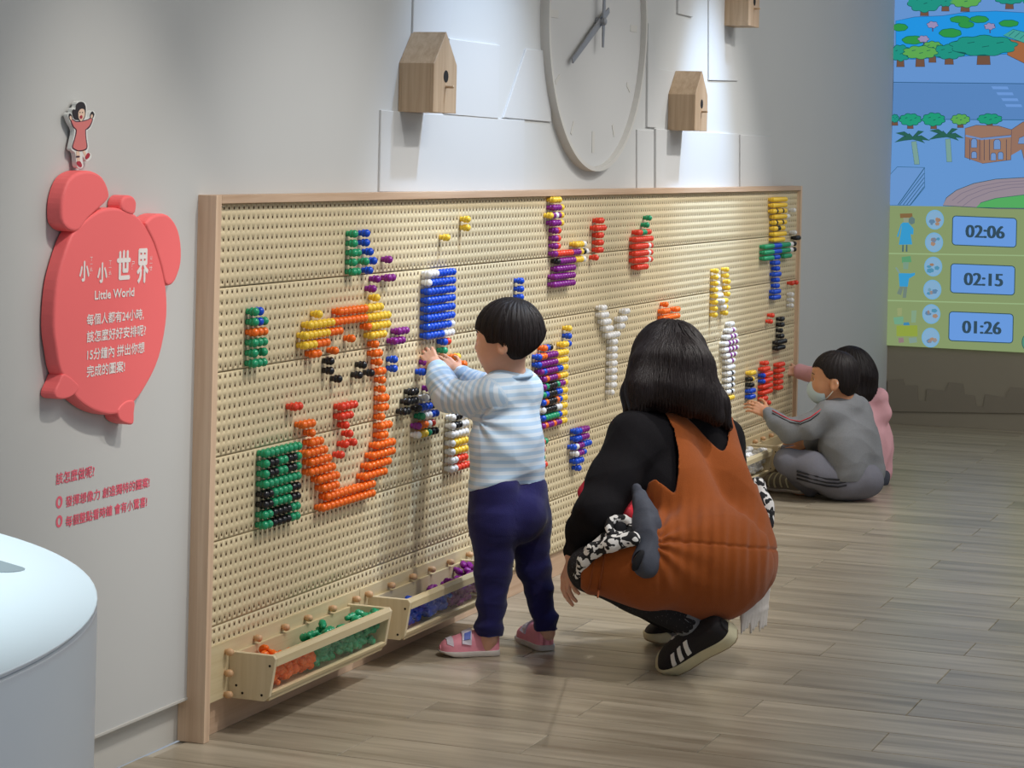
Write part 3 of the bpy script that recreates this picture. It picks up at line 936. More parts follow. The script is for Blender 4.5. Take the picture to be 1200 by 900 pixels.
back = [(180, 78), (235, 95), (255, 160), (262, 270), (285, 215), (320, 185), (348, 220), (335, 290), (290, 390), (258, 420), (275, 590), (262, 640), (300, 665), (300, 715), (250, 750), (205, 690), (215, 800), (185, 830), (140, 800),
        (125, 660), (82, 620), (90, 560), (115, 410), (70, 320), (42, 240), (60, 205), (90, 215), (90, 165), (130, 150), (140, 95)]
cut('backing', back, 0, M_cut)
dress_out = [(180, 300), (260, 285), (300, 262), (322, 285), (295, 360), (262, 395), (245, 405), (250, 500), (262, 585), (240, 625), (165, 640), (105, 615), (90, 585), (115, 500), (132, 405), (100, 370), (70, 290), (95, 278), (130, 300)]
cut('dress_outline', dress_out, 1, M_line)
dress_in = [(180, 312), (255, 297), (298, 275), (311, 290), (285, 350), (252, 385), (236, 405), (241, 500), (251, 580), (235, 612), (165, 628), (112, 604), (101, 580), (125, 500), (143, 405), (112, 365), (84, 300), (98, 292), (130, 312)]
cut('dress', dress_in, 2, M_dressp)
cut('hand', [(55, 225), (75, 220), (92, 250), (95, 285), (75, 300), (55, 265)], 1, M_hairp)
cut('hand', [(66, 250), (78, 246), (88, 268), (88, 288), (76, 290), (64, 268)], 2, M_face)
cut('hand', [(318, 195), (338, 225), (325, 265), (300, 280), (288, 250), (298, 210)], 1, M_hairp)
cut('hand', [(314, 228), (322, 245), (314, 266), (302, 270), (298, 245)], 2, M_face)
cut('hair', [(180, 88), (222, 100), (242, 150), (240, 230), (215, 290), (160, 290), (120, 280), (100, 240), (92, 195), (105, 172), (130, 175), (138, 120)], 2, M_hairp)
cut('face', [(165, 195), (190, 168), (225, 175), (232, 230), (215, 275), (190, 305), (165, 270), (160, 230)], 3, M_face)
cut('mouth', [(180, 245), (202, 240), (205, 265), (190, 278), (178, 265)], 4, M_shoep)
for ex in (180, 208):
    cut('eye', [(ex - 5, 205), (ex, 200), (ex + 5, 205), (ex, 214)], 4, M_hairp)
cut('leg', [(138, 640), (172, 640), (176, 750), (150, 755)], 1, M_face)
cut('leg', [(205, 630), (228, 625), (255, 690), (240, 705)], 1, M_face)
cut('sock', [(138, 690), (172, 688), (173, 705), (140, 706)], 2, M_line)
cut('shoe', [(143, 755), (180, 750), (200, 790), (190, 815), (150, 790)], 2, M_shoep)
cut('shoe', [(238, 700), (268, 655), (290, 672), (280, 705), (250, 728)], 2, M_shoep)

# ------------------------------------------------------------------ white round counter in the foreground
ctr = empty('round_counter', (1.401, -0.978, 0))
setp(ctr, 'white round drum counter with a slot in its top, cut by the left edge', 'counter')


def drum(r, z0, z1, bev, n=128):
    pr = [(r - 0.004, z0), (r, z0 + 0.004), (r, z1 - bev), (r - bev * 0.3, z1 - bev * 0.3), (r - bev, z1), (0.0005, z1)]
    vs, fs = [], []
    for rr, z in pr:
        for k in range(n):
            t = 2 * math.pi * k / n
            vs.append((rr * math.cos(t), rr * math.sin(t), z))
    for i in range(len(pr) - 1):
        for k in range(n):
            k2 = (k + 1) % n
            fs.append((i * n + k, i * n + k2, (i + 1) * n + k2, (i + 1) * n + k))
    me = mesh_from(vs, fs)
    for p in me.polygons:
        p.use_smooth = abs(p.normal.z) < 0.9
    return me


link('drum', drum(0.640, 0.0, 0.9440, 0.001), M_white, ctr)
link('top', drum(0.640, 0.9442, 0.9500, 0.0015), M_white, ctr)
sl = []
c0 = Vector((2.0, -0.58, 0))
r = ray(-2, 664); t = (0.9503 - CAMH) / r.z
c1 = Vector((r.x * t - 1.401, CAMY + r.y * t + 0.978, 0.9506))
r = ray(8, 667); t = (0.9503 - CAMH) / r.z
c2 = Vector((r.x * t - 1.401, CAMY + r.y * t + 0.978, 0.9506))
dv = (c2 - c1).normalized()
pv = Vector((-dv.y, dv.x, 0))
c1 = c2 - dv * 0.16
pts = []
for k in range(9):
    a = -math.pi / 2 + math.pi * k / 8
    pts.append(c2 + (dv * math.cos(a) + pv * math.sin(a)) * 0.016)
for k in range(9):
    a = math.pi / 2 + math.pi * k / 8
    pts.append(c1 + (dv * math.cos(a) + pv * math.sin(a)) * 0.016)
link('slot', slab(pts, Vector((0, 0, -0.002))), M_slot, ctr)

# ------------------------------------------------------------------ projected picture on the far wall
pic = empty('projected_picture', (11.98, 0.0, 0.4))
setp(pic, 'bright projected picture of cartoon parks above three timer readings on the far wall', 'picture')
Q0 = Vector((11.98, 0.0, 0.4))
PC = {}


def pm(col):
    if col not in PC: PC[col] = glow('projected_%d_%d_%d' % col, col)
    return PC[col]


def pp(name, pts, col, layer, smooth=0):
    if smooth: pts = smooth_closed(pts, smooth)
    X = 11.985 - 0.0012 * layer
    P = [on_back(a, b, X) - Q0 for a, b in pts]
    bm = bmesh.new()
    f = bm.faces.new([bm.verts.new(p) for p in P])
    bmesh.ops.triangulate(bm, faces=[f])
    me = bpy.data.meshes.new('shape')
    bm.to_mesh(me)
    bm.free()
    return link(name, me, pm(col), pic)


def outlined(name, pts, col, layer, line=(36, 78, 92), w=0.8, smooth=0):
    if smooth: pts = smooth_closed(pts, smooth)
    cx = sum(p[0] for p in pts) / len(pts)
    cy = sum(p[1] for p in pts) / len(pts)
    big = []
    n = len(pts)
    ar = sum(pts[i][0] * pts[(i + 1) % n][1] - pts[(i + 1) % n][0] * pts[i][1] for i in range(n))
    for i in range(n):
        a, b, c = np.array(pts[i - 1]), np.array(pts[i]), np.array(pts[(i + 1) % n])
        d = c - a
        nn = np.array([d[1], -d[0]]) / (np.hypot(*d) + 1e-9)
        big.append(tuple(b + nn * w * (1 if ar > 0 else -1)))
    pp(name + '_outline', big, line, layer)
    pp(name, pts, col, layer + 1)


def stroke(name, a, b, w, col, layer):
    a, b = np.array(a, float), np.array(b, float)
    d = (b - a) / np.hypot(*(b - a))
    n = np.array([-d[1], d[0]]) * w / 2
    pp(name, [tuple(a + n), tuple(b + n), tuple(b - n), tuple(a - n)], col, layer)


EXT = 1420
# the sheet of light itself: upper scene, lower scene, timer strip
pp('upper_scene', [(1050.3, -150), (EXT, -150), (EXT, 100), (1047.2, 96)], (100, 146, 205), 0)
pp('lower_scene', [(1047.2, 96), (EXT, 100), (EXT, 246), (1042.8, 241)], (100, 148, 206), 0)
pp('sky_band', [(1047.2, 97.5), (EXT, 101), (EXT, 142), (1046, 139.5)], (88, 132, 188), 1)
stroke('scene_line', (1047.2, 96.5), (EXT, 100.5), 1.1, (54, 96, 140), 3)
stroke('horizon_line', (1046, 139.5), (EXT, 142), 0.9, (50, 100, 140), 2)
pp('timer_strip', [(1042.8, 241), (EXT, 246), (EXT, 425), (1038.2, 404.5)], (132, 150, 104), 1)
stroke('strip_line', (1041, 297), (EXT, 303), 1.4, (150, 176, 128), 2)
stroke('strip_line', (1039.6, 352), (EXT, 362), 1.4, (150, 176, 128), 2)
z4 = lambda zx, zy: (1040 + zx / 6.925, zy / 6.925)
z5 = lambda zx, zy: (1040 + zx / 6.925, 120 + zy / 6.925)
z6 = lambda zx, zy: (1035 + zx / 5.0, 240 + zy / 5.0)
pond = [z4(70, 170)] + [z4(a, b) for a, b in ((220, 140), (450, 130), (640, 100), (880, 92), (1108, 105), (1900, 150), (1900, 520), (1108, 430), (900, 440), (600, 455), (200, 480), (70, 470))]
outlined('pond', pond, (36, 146, 222), 1, (40, 96, 150), 0.6)


def cloud_pts(cx, cy, rx, ry, k, seed, bump=0.13):
    rnd = random.Random(seed)
    out = []
    n = k * 5
    ph = rnd.uniform(0, 6)
    for i in range(n):
        t = 2 * math.pi * i / n
        q = 1 - bump + bump * abs(math.sin(t * k / 2 + ph)) * 1.6
        out.append((cx + rx * q * math.cos(t), cy + ry * q * math.sin(t)))
    return out


def tree(zf, cx, cy, rx, ry, col, tw, th, seed, layer, s):
    x0, y0 = zf(cx, cy)
    rx, ry, tw, th = rx / s, ry / s, tw / s, th / s
    trunk = [(x0 - tw / 2, y0 + ry * 0.5), (x0 + tw / 2, y0 + ry * 0.5), (x0 + tw * 0.6, y0 + ry + th), (x0 - tw * 0.6, y0 + ry + th)]
    outlined('trunk', trunk, (112, 82, 66), layer, (50, 50, 66), 0.5)
    outlined('crown', cloud_pts(x0, y0, rx, ry, 9, seed), col, layer + 2, (24, 84, 84), 0.7)
    for k in range(3):
        a = (x0 + rx * (-0.5 + 0.45 * k), y0 + ry * (0.15 if k % 2 else -0.25))
        stroke('leaf_mark', a, (a[0] + rx * 0.22, a[1] - ry * 0.12), 0.7, (24, 84, 84), layer + 4)


TEAL, LIME, GRN = (34, 144, 128), (92, 166, 82), (48, 146, 72)
tree(z4, 300, 20, 130, 75, TEAL, 55, 32, 1, 3, 6.925)
tree(z4, 470, 5, 60, 45, TEAL, 50, 40, 2, 3, 6.925)
tree(z4, 630, 5, 120, 52, LIME, 60, 36, 3, 3, 6.925)
tree(z4, 990, -5, 110, 35, TEAL, 55, 42, 4, 3, 6.925)
tree(z4, 1200, -10, 120, 45, TEAL, 55, 42, 5, 3, 6.925)
for (a, b, rx, ry, sd) in ((100, 222, 62, 28, 6), (590, 158, 80, 26, 7), (745, 157, 72, 26, 8), (640, 200, 60, 26, 9), (510, 268, 88, 34, 10), (985, 190, 76, 26, 11), (210, 325, 88, 32, 12)):
    x0, y0 = z4(a, b)
    outlined('lily_bush', cloud_pts(x0, y0, rx / 6.9, ry / 6.9, 7, sd, 0.06), GRN, 3, (20, 90, 84), 0.6)
for (a, b) in ((365, 215), (830, 228), (292, 330)):
    x0, y0 = z4(a, b)
    stroke('blossom_stem', (x0, y0), (x0 + 0.4, y0 + 6), 1.4, (70, 70, 110), 5)
    outlined('blossom', cloud_pts(x0, y0 - 2, 6, 3.6, 6, int(a), 0.2), (150, 140, 180), 6, (52, 60, 96), 0.5)
tree(z4, 105, 430, 80, 62, TEAL, 50, 50, 21, 4, 6.925)
tree(z4, 365, 380, 80, 42, LIME, 46, 85, 22, 4, 6.925)
tree(z4, 500, 420, 130, 56, TEAL, 58, 46, 23, 7, 6.925)
tree(z4, 265, 425, 135, 50, LIME, 60, 66, 24, 10, 6.925)
tree(z4, 780, 370, 262, 78, TEAL, 90, 76, 25, 10, 6.925)
outlined('hut_wall', [z4(a, b) for a, b in ((975, 315), (1250, 380), (1250, 560), (1108, 510), (975, 445))], (160, 102, 66), 8, (60, 60, 70), 0.6)
outlined('hut_roof', [z4(a, b) for a, b in ((940, 285), (1020, 240), (1260, 300), (1260, 400), (1108, 345))], (70, 160, 150), 10, (30, 90, 96), 0.6)
for k in range(5):
    stroke('roof_line', z4(985 + k * 45, 290 + k * 13), z4(1030 + k * 45, 252 + k * 12), 0.6, (30, 90, 96), 12)
for i, (a, b, w) in enumerate(((905, 712, 130), (945, 760, 130), (985, 808, 130), (1015, 856, 120))):
    x0, y0 = z4(a, b)
    pp('light_bar', [(x0 - 9, y0 - 1.6), (x0 + 10, y0 - 1.4), (x0 + 11.5, y0 + 1.8), (x0 - 7, y0 + 1.6)], (108, 152, 214), 2)
# lower scene
for (a, b, rx, ry, col, sd) in ((60, 130, 30, 30, TEAL, 31), (185, 140, 85, 46, (34, 152, 118), 32), (375, 138, 88, 50, (34, 152, 118), 33), (592, 138, 72, 40, LIME, 34), (830, 135, 95, 40, (34, 152, 118), 35)):
    tree(z5, a, b, rx, ry, col, 40, 26, sd, 3, 6.925)
for (a, b, lean) in ((205, 290, 26), (480, 270, 12)):
    for k in range(6):
        t0, t1 = k / 6, (k + 1) / 6
        x0, y0 = z5(a + 10 + lean * t0, b + 30 + 180 * t0)
        outlined('palm_trunk', [(x0 - 2.8, y0), (x0 + 2.8, y0 - 0.6), (x0 + 3.2, y0 + 4.6), (x0 - 2.6, y0 + 4.6)], (120, 158, 150), 6, (40, 84, 90), 0.4)
    x0, y0 = z5(a, b)
    for (dx, dy) in ((-20, -6), (-21, 5), (-8, -2), (13, -8), (20, 3), (14, 6)):
        mx, my = x0 + dx * 0.5, y0 + dy * 0.5 - 2.5
        outlined('palm_leaf', [(x0, y0 - 1.2), (mx, my - 2), (x0 + dx, y0 + dy), (mx, my + 2.6), (x0, y0 + 1.4)], (44, 96, 84), 8, (24, 62, 72), 0.4)
BR, LN = (146, 112, 96), (60, 62, 84)
outlined('hall_side', [z5(a, b) for a, b in ((632, 215), (760, 240), (770, 495), (630, 445))], BR, 9, LN, 0.6)
outlined('hall_front', [z5(a, b) for a, b in ((760, 240), (1005, 225), (1000, 465), (770, 495))], (152, 118, 98), 9, LN, 0.6)
outlined('hall_roof', [z5(a, b) for a, b in ((630, 212), (720, 186), (900, 192), (1005, 222), (1003, 262), (762, 288), (632, 262))], (150, 116, 98), 11, LN, 0.5)
pp('hall_band', [z5(a, b) for a, b in ((634, 262), (762, 290), (1003, 266), (1003, 282), (762, 306), (634, 278))], (110, 140, 190), 13)
for (a, b, w, h) in ((703, 330, 22, 36), (890, 340, 26, 40), (703, 425, 20, 26), (860, 440, 20, 30), (918, 432, 20, 30)):
    x0, y0 = z5(a, b)
    q = [(x0 - w / 6.9, y0 + h / 6.9), (x0 - w / 6.9, y0 - h / 14), (x0 - w / 12, y0 - h / 7.4), (x0 + w / 12, y0 - h / 7.4), (x0 + w / 6.9, y0 - h / 14), (x0 + w / 6.9, y0 + h / 6.9)]
    outlined('hall_window', q, (112, 146, 196), 14, LN, 0.6)
for a in (668, 748, 785, 828, 965):
    stroke('hall_pilaster', z5(a, 300), z5(a, 470), 0.7, LN, 14)
outlined('hall_wing', [z5(a, b) for a, b in ((1003, 225), (1100, 160), (1400, 150), (1400, 480), (1110, 470), (1090, 380), (1040, 375), (1003, 430))], BR, 7, LN, 0.6)
outlined('hall_window', [z5(a, b) for a, b in ((1060, 335), (1070, 290), (1110, 275), (1160, 290), (1160, 335))], (112, 146, 196), 10, LN, 0.5)
track = [z5(a, b) for a, b in ((450, 835), (480, 775), (560, 715), (700, 660), (880, 625), (1108, 612), (1900, 600), (1900, 870), (900, 860))]
outlined('running_track', track, (148, 136, 146), 3, (56, 80, 92), 0.7)
for k in range(3):
    d = 22 * (k + 1)
    q = [z5(a + d * 2.0, b + d) for a, b in ((480, 775), (560, 715), (700, 660), (880, 625), (1108, 612), (1900, 600))]
    for i in range(len(q) - 1):
        stroke('lane_line', q[i], q[i + 1], 0.7, (120, 112, 130), 5)
outlined('infield', [z5(a, b) for a, b in ((720, 850), (760, 815), (880, 780), (1108, 752), (1900, 740), (1900, 870))], (84, 168, 96), 6, (40, 96, 92), 0.6)
outlined('stand', [z5(a, b) for a, b in ((20, 590), (80, 525), (300, 530), (300, 690), (185, 832), (20, 832))], (104, 148, 204), 3, (44, 92, 124), 0.6)
for k in range(4):
    stroke('stand_line', z5(100 + k * 28, 832), z5(298, 575 + k * 36), 0.8, (44, 92, 124), 5)
stroke('stand_line', z5(86, 832), z5(300, 532), 1.0, (44, 92, 124), 5)
# timer strip: pictograms and boxes
for i, (zy, tm, x0) in enumerate(((157, '02:06', 408), (437, '02:15', 398), (718, '01:26', 388))):
    c = z6(x0 + 185, zy)
    w, h, r0 = 37.0, 16.5, 3.4
    pts = []
    for (sx, sy, a0) in ((1, -1, -90), (1, 1, 0), (-1, 1, 90), (-1, -1, 180)):
        for k in range(5):
            a = math.radians(a0 + 22.5 * k)
            x1, y1 = sx * (w - r0) + r0 * math.cos(a), sy * (h - r0) + r0 * math.sin(a)
            pts.append((c[0] + x1 - y1 * 0.02, c[1] + y1 + x1 * 0.04))
    outlined('timer_box', pts, (104, 152, 218), 3, (48, 76, 84), 1.0)
    X = 11.985 - 0.0012 * 6
    P0 = on_back(c[0] - 21.5, c[1] + 6.8, X) - Q0
    P1 = on_back(c[0] + 23.0, c[1] + 8.4, X) - Q0
    P2 = on_back(c[0] - 21.2, c[1] - 8.0, X) - Q0
    xd, zd = P1 - P0, P2 - P0
    me = fit_text(tm, P0, xd.normalized(), zd.normalized(), xd.length, zd.length)
    bm = bmesh.new()
    for lay, dd in enumerate((0, 0.004, -0.004)):
        n0 = len(bm.verts)
        bm.from_mesh(me)
        bm.verts.ensure_lookup_table()
        for v in bm.verts[n0:]:
            v.co.y += dd
            v.co.x -= lay * 0.0002
    bm.to_mesh(me)
    bm.free()
    link('timer_reading', me, pm((52, 76, 92)), pic)
for i, (ax, ay, bx, by) in enumerate(((303, 87, 298, 220), (293, 362, 288, 497), (282, 640, 278, 778))):
    for (a, b) in ((ax, ay), (bx, by)):
        x0, y0 = z6(a, b)
        pp('badge', [(x0 + 10.6 * math.cos(t), y0 + 11.6 * math.sin(t)) for t in np.linspace(0, 2 * math.pi, 24, endpoint=False)], (112, 168, 206), 3)
        pp('badge', [(x0 + 9.4 * math.cos(t), y0 + 10.4 * math.sin(t)) for t in np.linspace(0, 2 * math.pi, 24, endpoint=False)], (128, 168, 200), 4)
        rnd = random.Random(int(a * 7 + b))
        for k in range(5):
            cx, cy = x0 + rnd.uniform(-5, 5), y0 + rnd.uniform(-4, 5)
            pp('badge_figure', cloud_pts(cx, cy, rnd.uniform(1.6, 3.6), rnd.uniform(1.4, 2.8), 5, k), rnd.choice([(92, 128, 160), (150, 120, 100), (108, 150, 170), (80, 140, 170), (160, 130, 110)]), 5)
# small figures beside the badges
def fig(parts):
    for name, pts, col, lay in parts:
        pp(name, [z6(*p) for p in pts], col, lay)
FB = (56, 150, 200)
fig([('figure_hair', [(98, 52), (170, 50), (172, 74), (100, 78)], (128, 100, 66), 3), ('figure_head', [(118, 76), (150, 76), (146, 104), (120, 104)], (140, 150, 130), 4),
     ('figure_body', [(112, 104), (150, 104), (170, 232), (92, 234)], FB, 4), ('figure_arm', [(112, 110), (88, 190), (80, 185), (104, 112)], FB, 4), ('figure_arm', [(150, 108), (178, 140), (176, 175), (158, 170)], FB, 4),
     ('figure_leg', [(112, 234), (120, 234), (120, 275), (110, 275)], (70, 100, 110), 4), ('figure_leg', [(134, 234), (142, 234), (142, 275), (132, 275)], (70, 100, 110), 4),
     ('figure_mirror', [(150, 82), (168, 68), (186, 82), (184, 108), (164, 116), (150, 104)], (96, 120, 120), 5)])
fig([('figure_cap', [(108, 306), (160, 300), (166, 336), (110, 340)], (90, 150, 110), 3), ('figure_head', [(116, 336), (150, 336), (146, 378), (118, 378)], (120, 150, 130), 4),
     ('figure_body', [(90, 400), (156, 402), (144, 480), (96, 478)], FB, 4), ('figure_arm', [(150, 404), (186, 398), (186, 412), (152, 432)], FB, 4), ('figure_arm', [(92, 404), (70, 370), (78, 364), (104, 402)], (124, 150, 140), 4),
     ('figure_leg', [(98, 478), (120, 480), (104, 530), (80, 520)], (110, 128, 118), 4), ('figure_leg', [(120, 480), (142, 480), (134, 545), (114, 545)], (110, 128, 118), 4)])
fig([('figure_head', [(82, 606), (110, 604), (108, 650), (84, 650)], (146, 156, 110), 4), ('figure_body', [(60, 660), (118, 655), (118, 700), (66, 700)], (110, 160, 130), 4),
     ('stall', [(78, 708), (200, 706), (202, 770), (78, 770)], (140, 158, 66), 5), ('figure_head', [(166, 620), (196, 618), (190, 690), (164, 690)], (128, 158, 130), 4),
     ('stall_cloth', [(120, 690), (150, 688), (156, 706), (118, 706)], (64, 130, 170), 6), ('stall_wheel', [(88, 780), (118, 778), (122, 806), (92, 810)], (140, 120, 120), 5), ('stall_wheel', [(150, 780), (196, 776), (198, 806), (154, 812)], (126, 150, 140), 5)])
outlined('timer_button', [(c[0], c[1]) for c in [(1200 + 6 + 8 * math.cos(t), 401 + 10 * math.sin(t)) for t in np.linspace(0, 2 * math.pi, 20, endpoint=False)]], (80, 140, 120), 3, (50, 90, 90), 0.8)

# ================================================================== people
# Bodies and clothes are modelled as smooth distance fields and meshed as one continuous surface each.
FW = np.array([math.cos(YAW), math.sin(YAW), 0.0])
LEFT = np.array([-math.sin(YAW), math.cos(YAW), 0.0])
UP = np.array([0.0, 0.0, 1.0])


def nrm(v):
    v = np.asarray(v, float)
    return v / (np.linalg.norm(v) + 1e-12)


def A3(v):
    return np.array([v[0], v[1], v[2]], float)


class Field:
    def __init__(self, vox):
        self.vox = vox
        self.prims = []

    def cap(self, a, b, ra, rb=None, k=0.012, op=1, s0=0.0):
        a, b = A3(a), A3(b)
        rb = ra if rb is None else rb
        self.prims.append(('cap', a, b, ra, rb, k, op, s0))
        return self

    def chain(self, pts, rads, k=0.012, level=False):
        s0 = 0.0
        for i in range(len(pts) - 1):
            self.cap(pts[i], pts[i + 1], rads[i], rads[i + 1], k, 1, None if level else s0)
            s0 += float(np.linalg.norm(A3(pts[i + 1]) - A3(pts[i])))
        return self

    def ell(self, c, rad, axes=None, k=0.012, op=1):
        axes = np.eye(3) if axes is None else np.array([nrm(x) for x in axes])
        self.prims.append(('ell', A3(c), np.array(rad, float), axes, k, op))
        return self

    def copy_prims(self, other, shrink):
        for p in other.prims:
            if p[0] == 'cap':
                self.prims.append(p[:3] + (max(0.006, p[3] - shrink), max(0.006, p[4] - shrink)) + p[5:])
            else:
                self.prims.append(p[:2] + (np.maximum(0.006, p[2] - shrink),) + p[3:])
        return self

    def build(self):
        lo, hi = np.full(3, 1e9), np.full(3, -1e9)
        for p in self.prims:
            if p[0] == 'cap':
                if p[6] < 0: continue
                for q, r in ((p[1], p[3]), (p[2], p[4])):
                    lo, hi = np.minimum(lo, q - r), np.maximum(hi, q + r)
            else:
                if p[5] < 0: continue
                r = np.abs(p[3]).T @ p[2]
                lo, hi = np.minimum(lo, p[1] - r), np.maximum(hi, p[1] + r)
        v = self.vox
        pad = 6 * v + 0.01
        self.lo = lo - pad
        n = np.ceil((hi + pad - self.lo) / v).astype(int) + 1
        self.n = n
        self.ax = [self.lo[i] + v * np.arange(n[i]) for i in range(3)]
        self.d = np.full(n, 0.08, np.float32)
        self.best = np.full(n, 0.08, np.float32)
        self.along = np.zeros(n, np.float32)
        for p in self.prims:
            if p[0] == 'cap':
                _, a, b, ra, rb, k, op, s0 = p
                m = max(ra, rb) + abs(k) + 3 * v + 0.006
                X, Y, Z, sl = self.local(np.minimum(a, b) - m, np.maximum(a, b) + m)
                if X is None: continue
                ab = b - a
                L2 = float(ab @ ab) + 1e-12
                t = np.clip(((X - a[0]) * ab[0] + (Y - a[1]) * ab[1] + (Z - a[2]) * ab[2]) / L2, 0, 1)
                d = np.sqrt((X - a[0] - t * ab[0]) ** 2 + (Y - a[1] - t * ab[1]) ** 2 + (Z - a[2] - t * ab[2]) ** 2) - (ra + (rb - ra) * t)
                al = (Z + 0 * d) if s0 is None else s0 + math.sqrt(L2) * np.clip(((X - a[0]) * ab[0] + (Y - a[1]) * ab[1] + (Z - a[2]) * ab[2]) / L2, -1.0 if s0 == 0 else 0, 1)
            else:
                _, c, rad, axs, k, op = p
                r = np.abs(axs).T @ rad + abs(k) + 3 * v + 0.006
                X, Y, Z, sl = self.local(c - r, c + r)
                if X is None: continue
                q = [((X - c[0]) * axs[i][0] + (Y - c[1]) * axs[i][1] + (Z - c[2]) * axs[i][2]) for i in range(3)]
                k0 = np.sqrt(sum((q[i] / rad[i]) ** 2 for i in range(3))) + 1e-9
                k1 = np.sqrt(sum((q[i] / rad[i] ** 2) ** 2 for i in range(3))) + 1e-9
                d = k0 * (k0 - 1.0) / k1
                al = Z + 0 * d
            d = d.astype(np.float32)
            D = self.d[sl]
            if op > 0:
                h = np.clip(0.5 + 0.5 * (D - d) / k, 0, 1)
                self.d[sl] = D * (1 - h) + d * h - k * h * (1 - h)
                B = self.best[sl]
                w = d < B
                self.along[sl] = np.where(w, al, self.along[sl])
                self.best[sl] = np.minimum(B, d)
            else:
                h = np.clip(0.5 - 0.5 * (D + d) / k, 0, 1)
                self.d[sl] = D * (1 - h) - d * h + k * h * (1 - h)
        return self

    def local(self, lo, hi):
        i0 = np.maximum(0, np.floor((lo - self.lo) / self.vox).astype(int))
        i1 = np.minimum(self.n, np.ceil((hi - self.lo) / self.vox).astype(int) + 1)
        if (i1 <= i0).any(): return None, None, None, None
        sl = tuple(slice(i0[i], i1[i]) for i in range(3))
        return self.ax[0][sl[0]][:, None, None], self.ax[1][sl[1]][None, :, None], self.ax[2][sl[2]][None, None, :], sl

    def pixels(self):
        P = np.stack(np.meshgrid(*self.ax, indexing='ij'), -1).reshape(-1, 3)
        x, y, dep = to_px(P)
        return x.reshape(self.n), y.reshape(self.n), dep.reshape(self.n)

    def keep_outline(self, poly, k=None, band=None, inside=True):
        """trim with a prism whose cross-section is an outline; band limits it to points nearer than that depth"""
        x, y, dep = self.pixels()
        pd = poly_dist(x, y, poly) * (dep / FPX)
        if not inside: pd = -pd
        pd = pd.astype(np.float32)
        if band is not None:
            pd = np.where(dep < band, pd, -1.0).astype(np.float32)
        self.d = np.maximum(self.d, pd)
        return self

    def above(self, P, n):
        """keep the side of a plane that its normal points to"""
        P, n = A3(P), nrm(n)
        pl = (self.ax[0][:, None, None] - P[0]) * n[0] + (self.ax[1][None, :, None] - P[1]) * n[1] + (self.ax[2][None, None, :] - P[2]) * n[2]
        self.d = np.maximum(self.d, (-pl).astype(np.float32))
        return self

    def sample(self, P, arr=None):
        arr = self.d if arr is None else arr
        q = (np.asarray(P) - self.lo) / self.vox
        q = np.clip(q, 0, np.array(self.n) - 1.001)
        i = q.astype(int)
        f = q - i
        out = 0
        for dx in (0, 1):
            for dy in (0, 1):
                for dz in (0, 1):
                    w = (f[:, 0] if dx else 1 - f[:, 0]) * (f[:, 1] if dy else 1 - f[:, 1]) * (f[:, 2] if dz else 1 - f[:, 2])
                    out = out + w * arr[i[:, 0] + dx, i[:, 1] + dy, i[:, 2] + dz]
        return out

    def grad(self, P):
        h = self.vox * 1.2
        g = np.stack([self.sample(P + h * e) - self.sample(P - h * e) for e in np.eye(3)], -1)
        return g / (np.linalg.norm(g, axis=1, keepdims=True) + 1e-9)

    def on_surface(self, px, py, lift=0.0):
        """first surface point met along the line of sight through (px, py)"""
        r = A3(ray(px, py))
        r = r / np.linalg.norm(r)
        o = np.array([0, CAMY, CAMH])
        c = (self.lo + self.lo + self.vox * np.array(self.n)) / 2
        t0 = (c - o) @ r - 0.9
        ts = np.arange(t0, t0 + 1.8, self.vox * 0.5)
        P = o + ts[:, None] * r
        inb = ((P > self.lo) & (P < self.lo + self.vox * (np.array(self.n) - 1))).all(1)
        dv = np.where(inb, self.sample(P), 1.0)
        k = np.argmax(dv < 0)
        p = P[k]
        return p + self.grad(p[None])[0] * lift

    def surface(self, smooth=2):
        d = self.d
        ins = d < 0
        nx, ny, nz = d.shape
        c = ins[:-1, :-1, :-1].astype(np.int8)
        s = np.zeros((nx - 1, ny - 1, nz - 1), np.int8)
        for a in (0, 1):
            for b in (0, 1):
                for e in (0, 1):
                    s += ins[a:nx - 1 + a, b:ny - 1 + b, e:nz - 1 + e]
        act = (s > 0) & (s < 8)
        cells = np.argwhere(act)
        vid = np.full(act.shape, -1, np.int32)
        vid[act] = np.arange(len(cells))
        corners = [(a, b, e) for a in (0, 1) for b in (0, 1) for e in (0, 1)]
        val = np.stack([d[cells[:, 0] + a, cells[:, 1] + b, cells[:, 2] + e] for a, b, e in corners], 1)
        pos = np.zeros((len(cells), 3))
        cnt = np.zeros(len(cells))
        for i in range(8):
            for j in range(i + 1, 8):
                ci, cj = np.array(corners[i]), np.array(corners[j])
                if np.abs(ci - cj).sum() != 1: continue
                cr = (val[:, i] < 0) != (val[:, j] < 0)
                t = val[:, i] / np.where(cr, val[:, i] - val[:, j], 1)
                pos += np.where(cr[:, None], ci + (cj - ci) * t[:, None], 0)
                cnt += cr
        V = self.lo + self.vox * (cells + pos / cnt[:, None])
        quads = []
        for axis in range(3):
            sl0 = [slice(None)] * 3
            sl1 = [slice(None)] * 3
            sl0[axis], sl1[axis] = slice(0, -1), slice(1, None)
            ch = ins[tuple(sl0)] != ins[tuple(sl1)]
            e = np.argwhere(ch)
            o1, o2 = (axis + 1) % 3, (axis + 2) % 3
            ok = (e[:, o1] > 0) & (e[:, o2] > 0) & (e[:, o1] < d.shape[o1] - 1) & (e[:, o2] < d.shape[o2] - 1)
            e = e[ok]
            q = []
            for da, db in ((-1, -1), (0, -1), (0, 0), (-1, 0)):
                f = e.copy()
                f[:, o1] += da
                f[:, o2] += db
                q.append(vid[f[:, 0], f[:, 1], f[:, 2]])
            q = np.stack(q, 1)
            flip = ~ins[e[:, 0], e[:, 1], e[:, 2]]
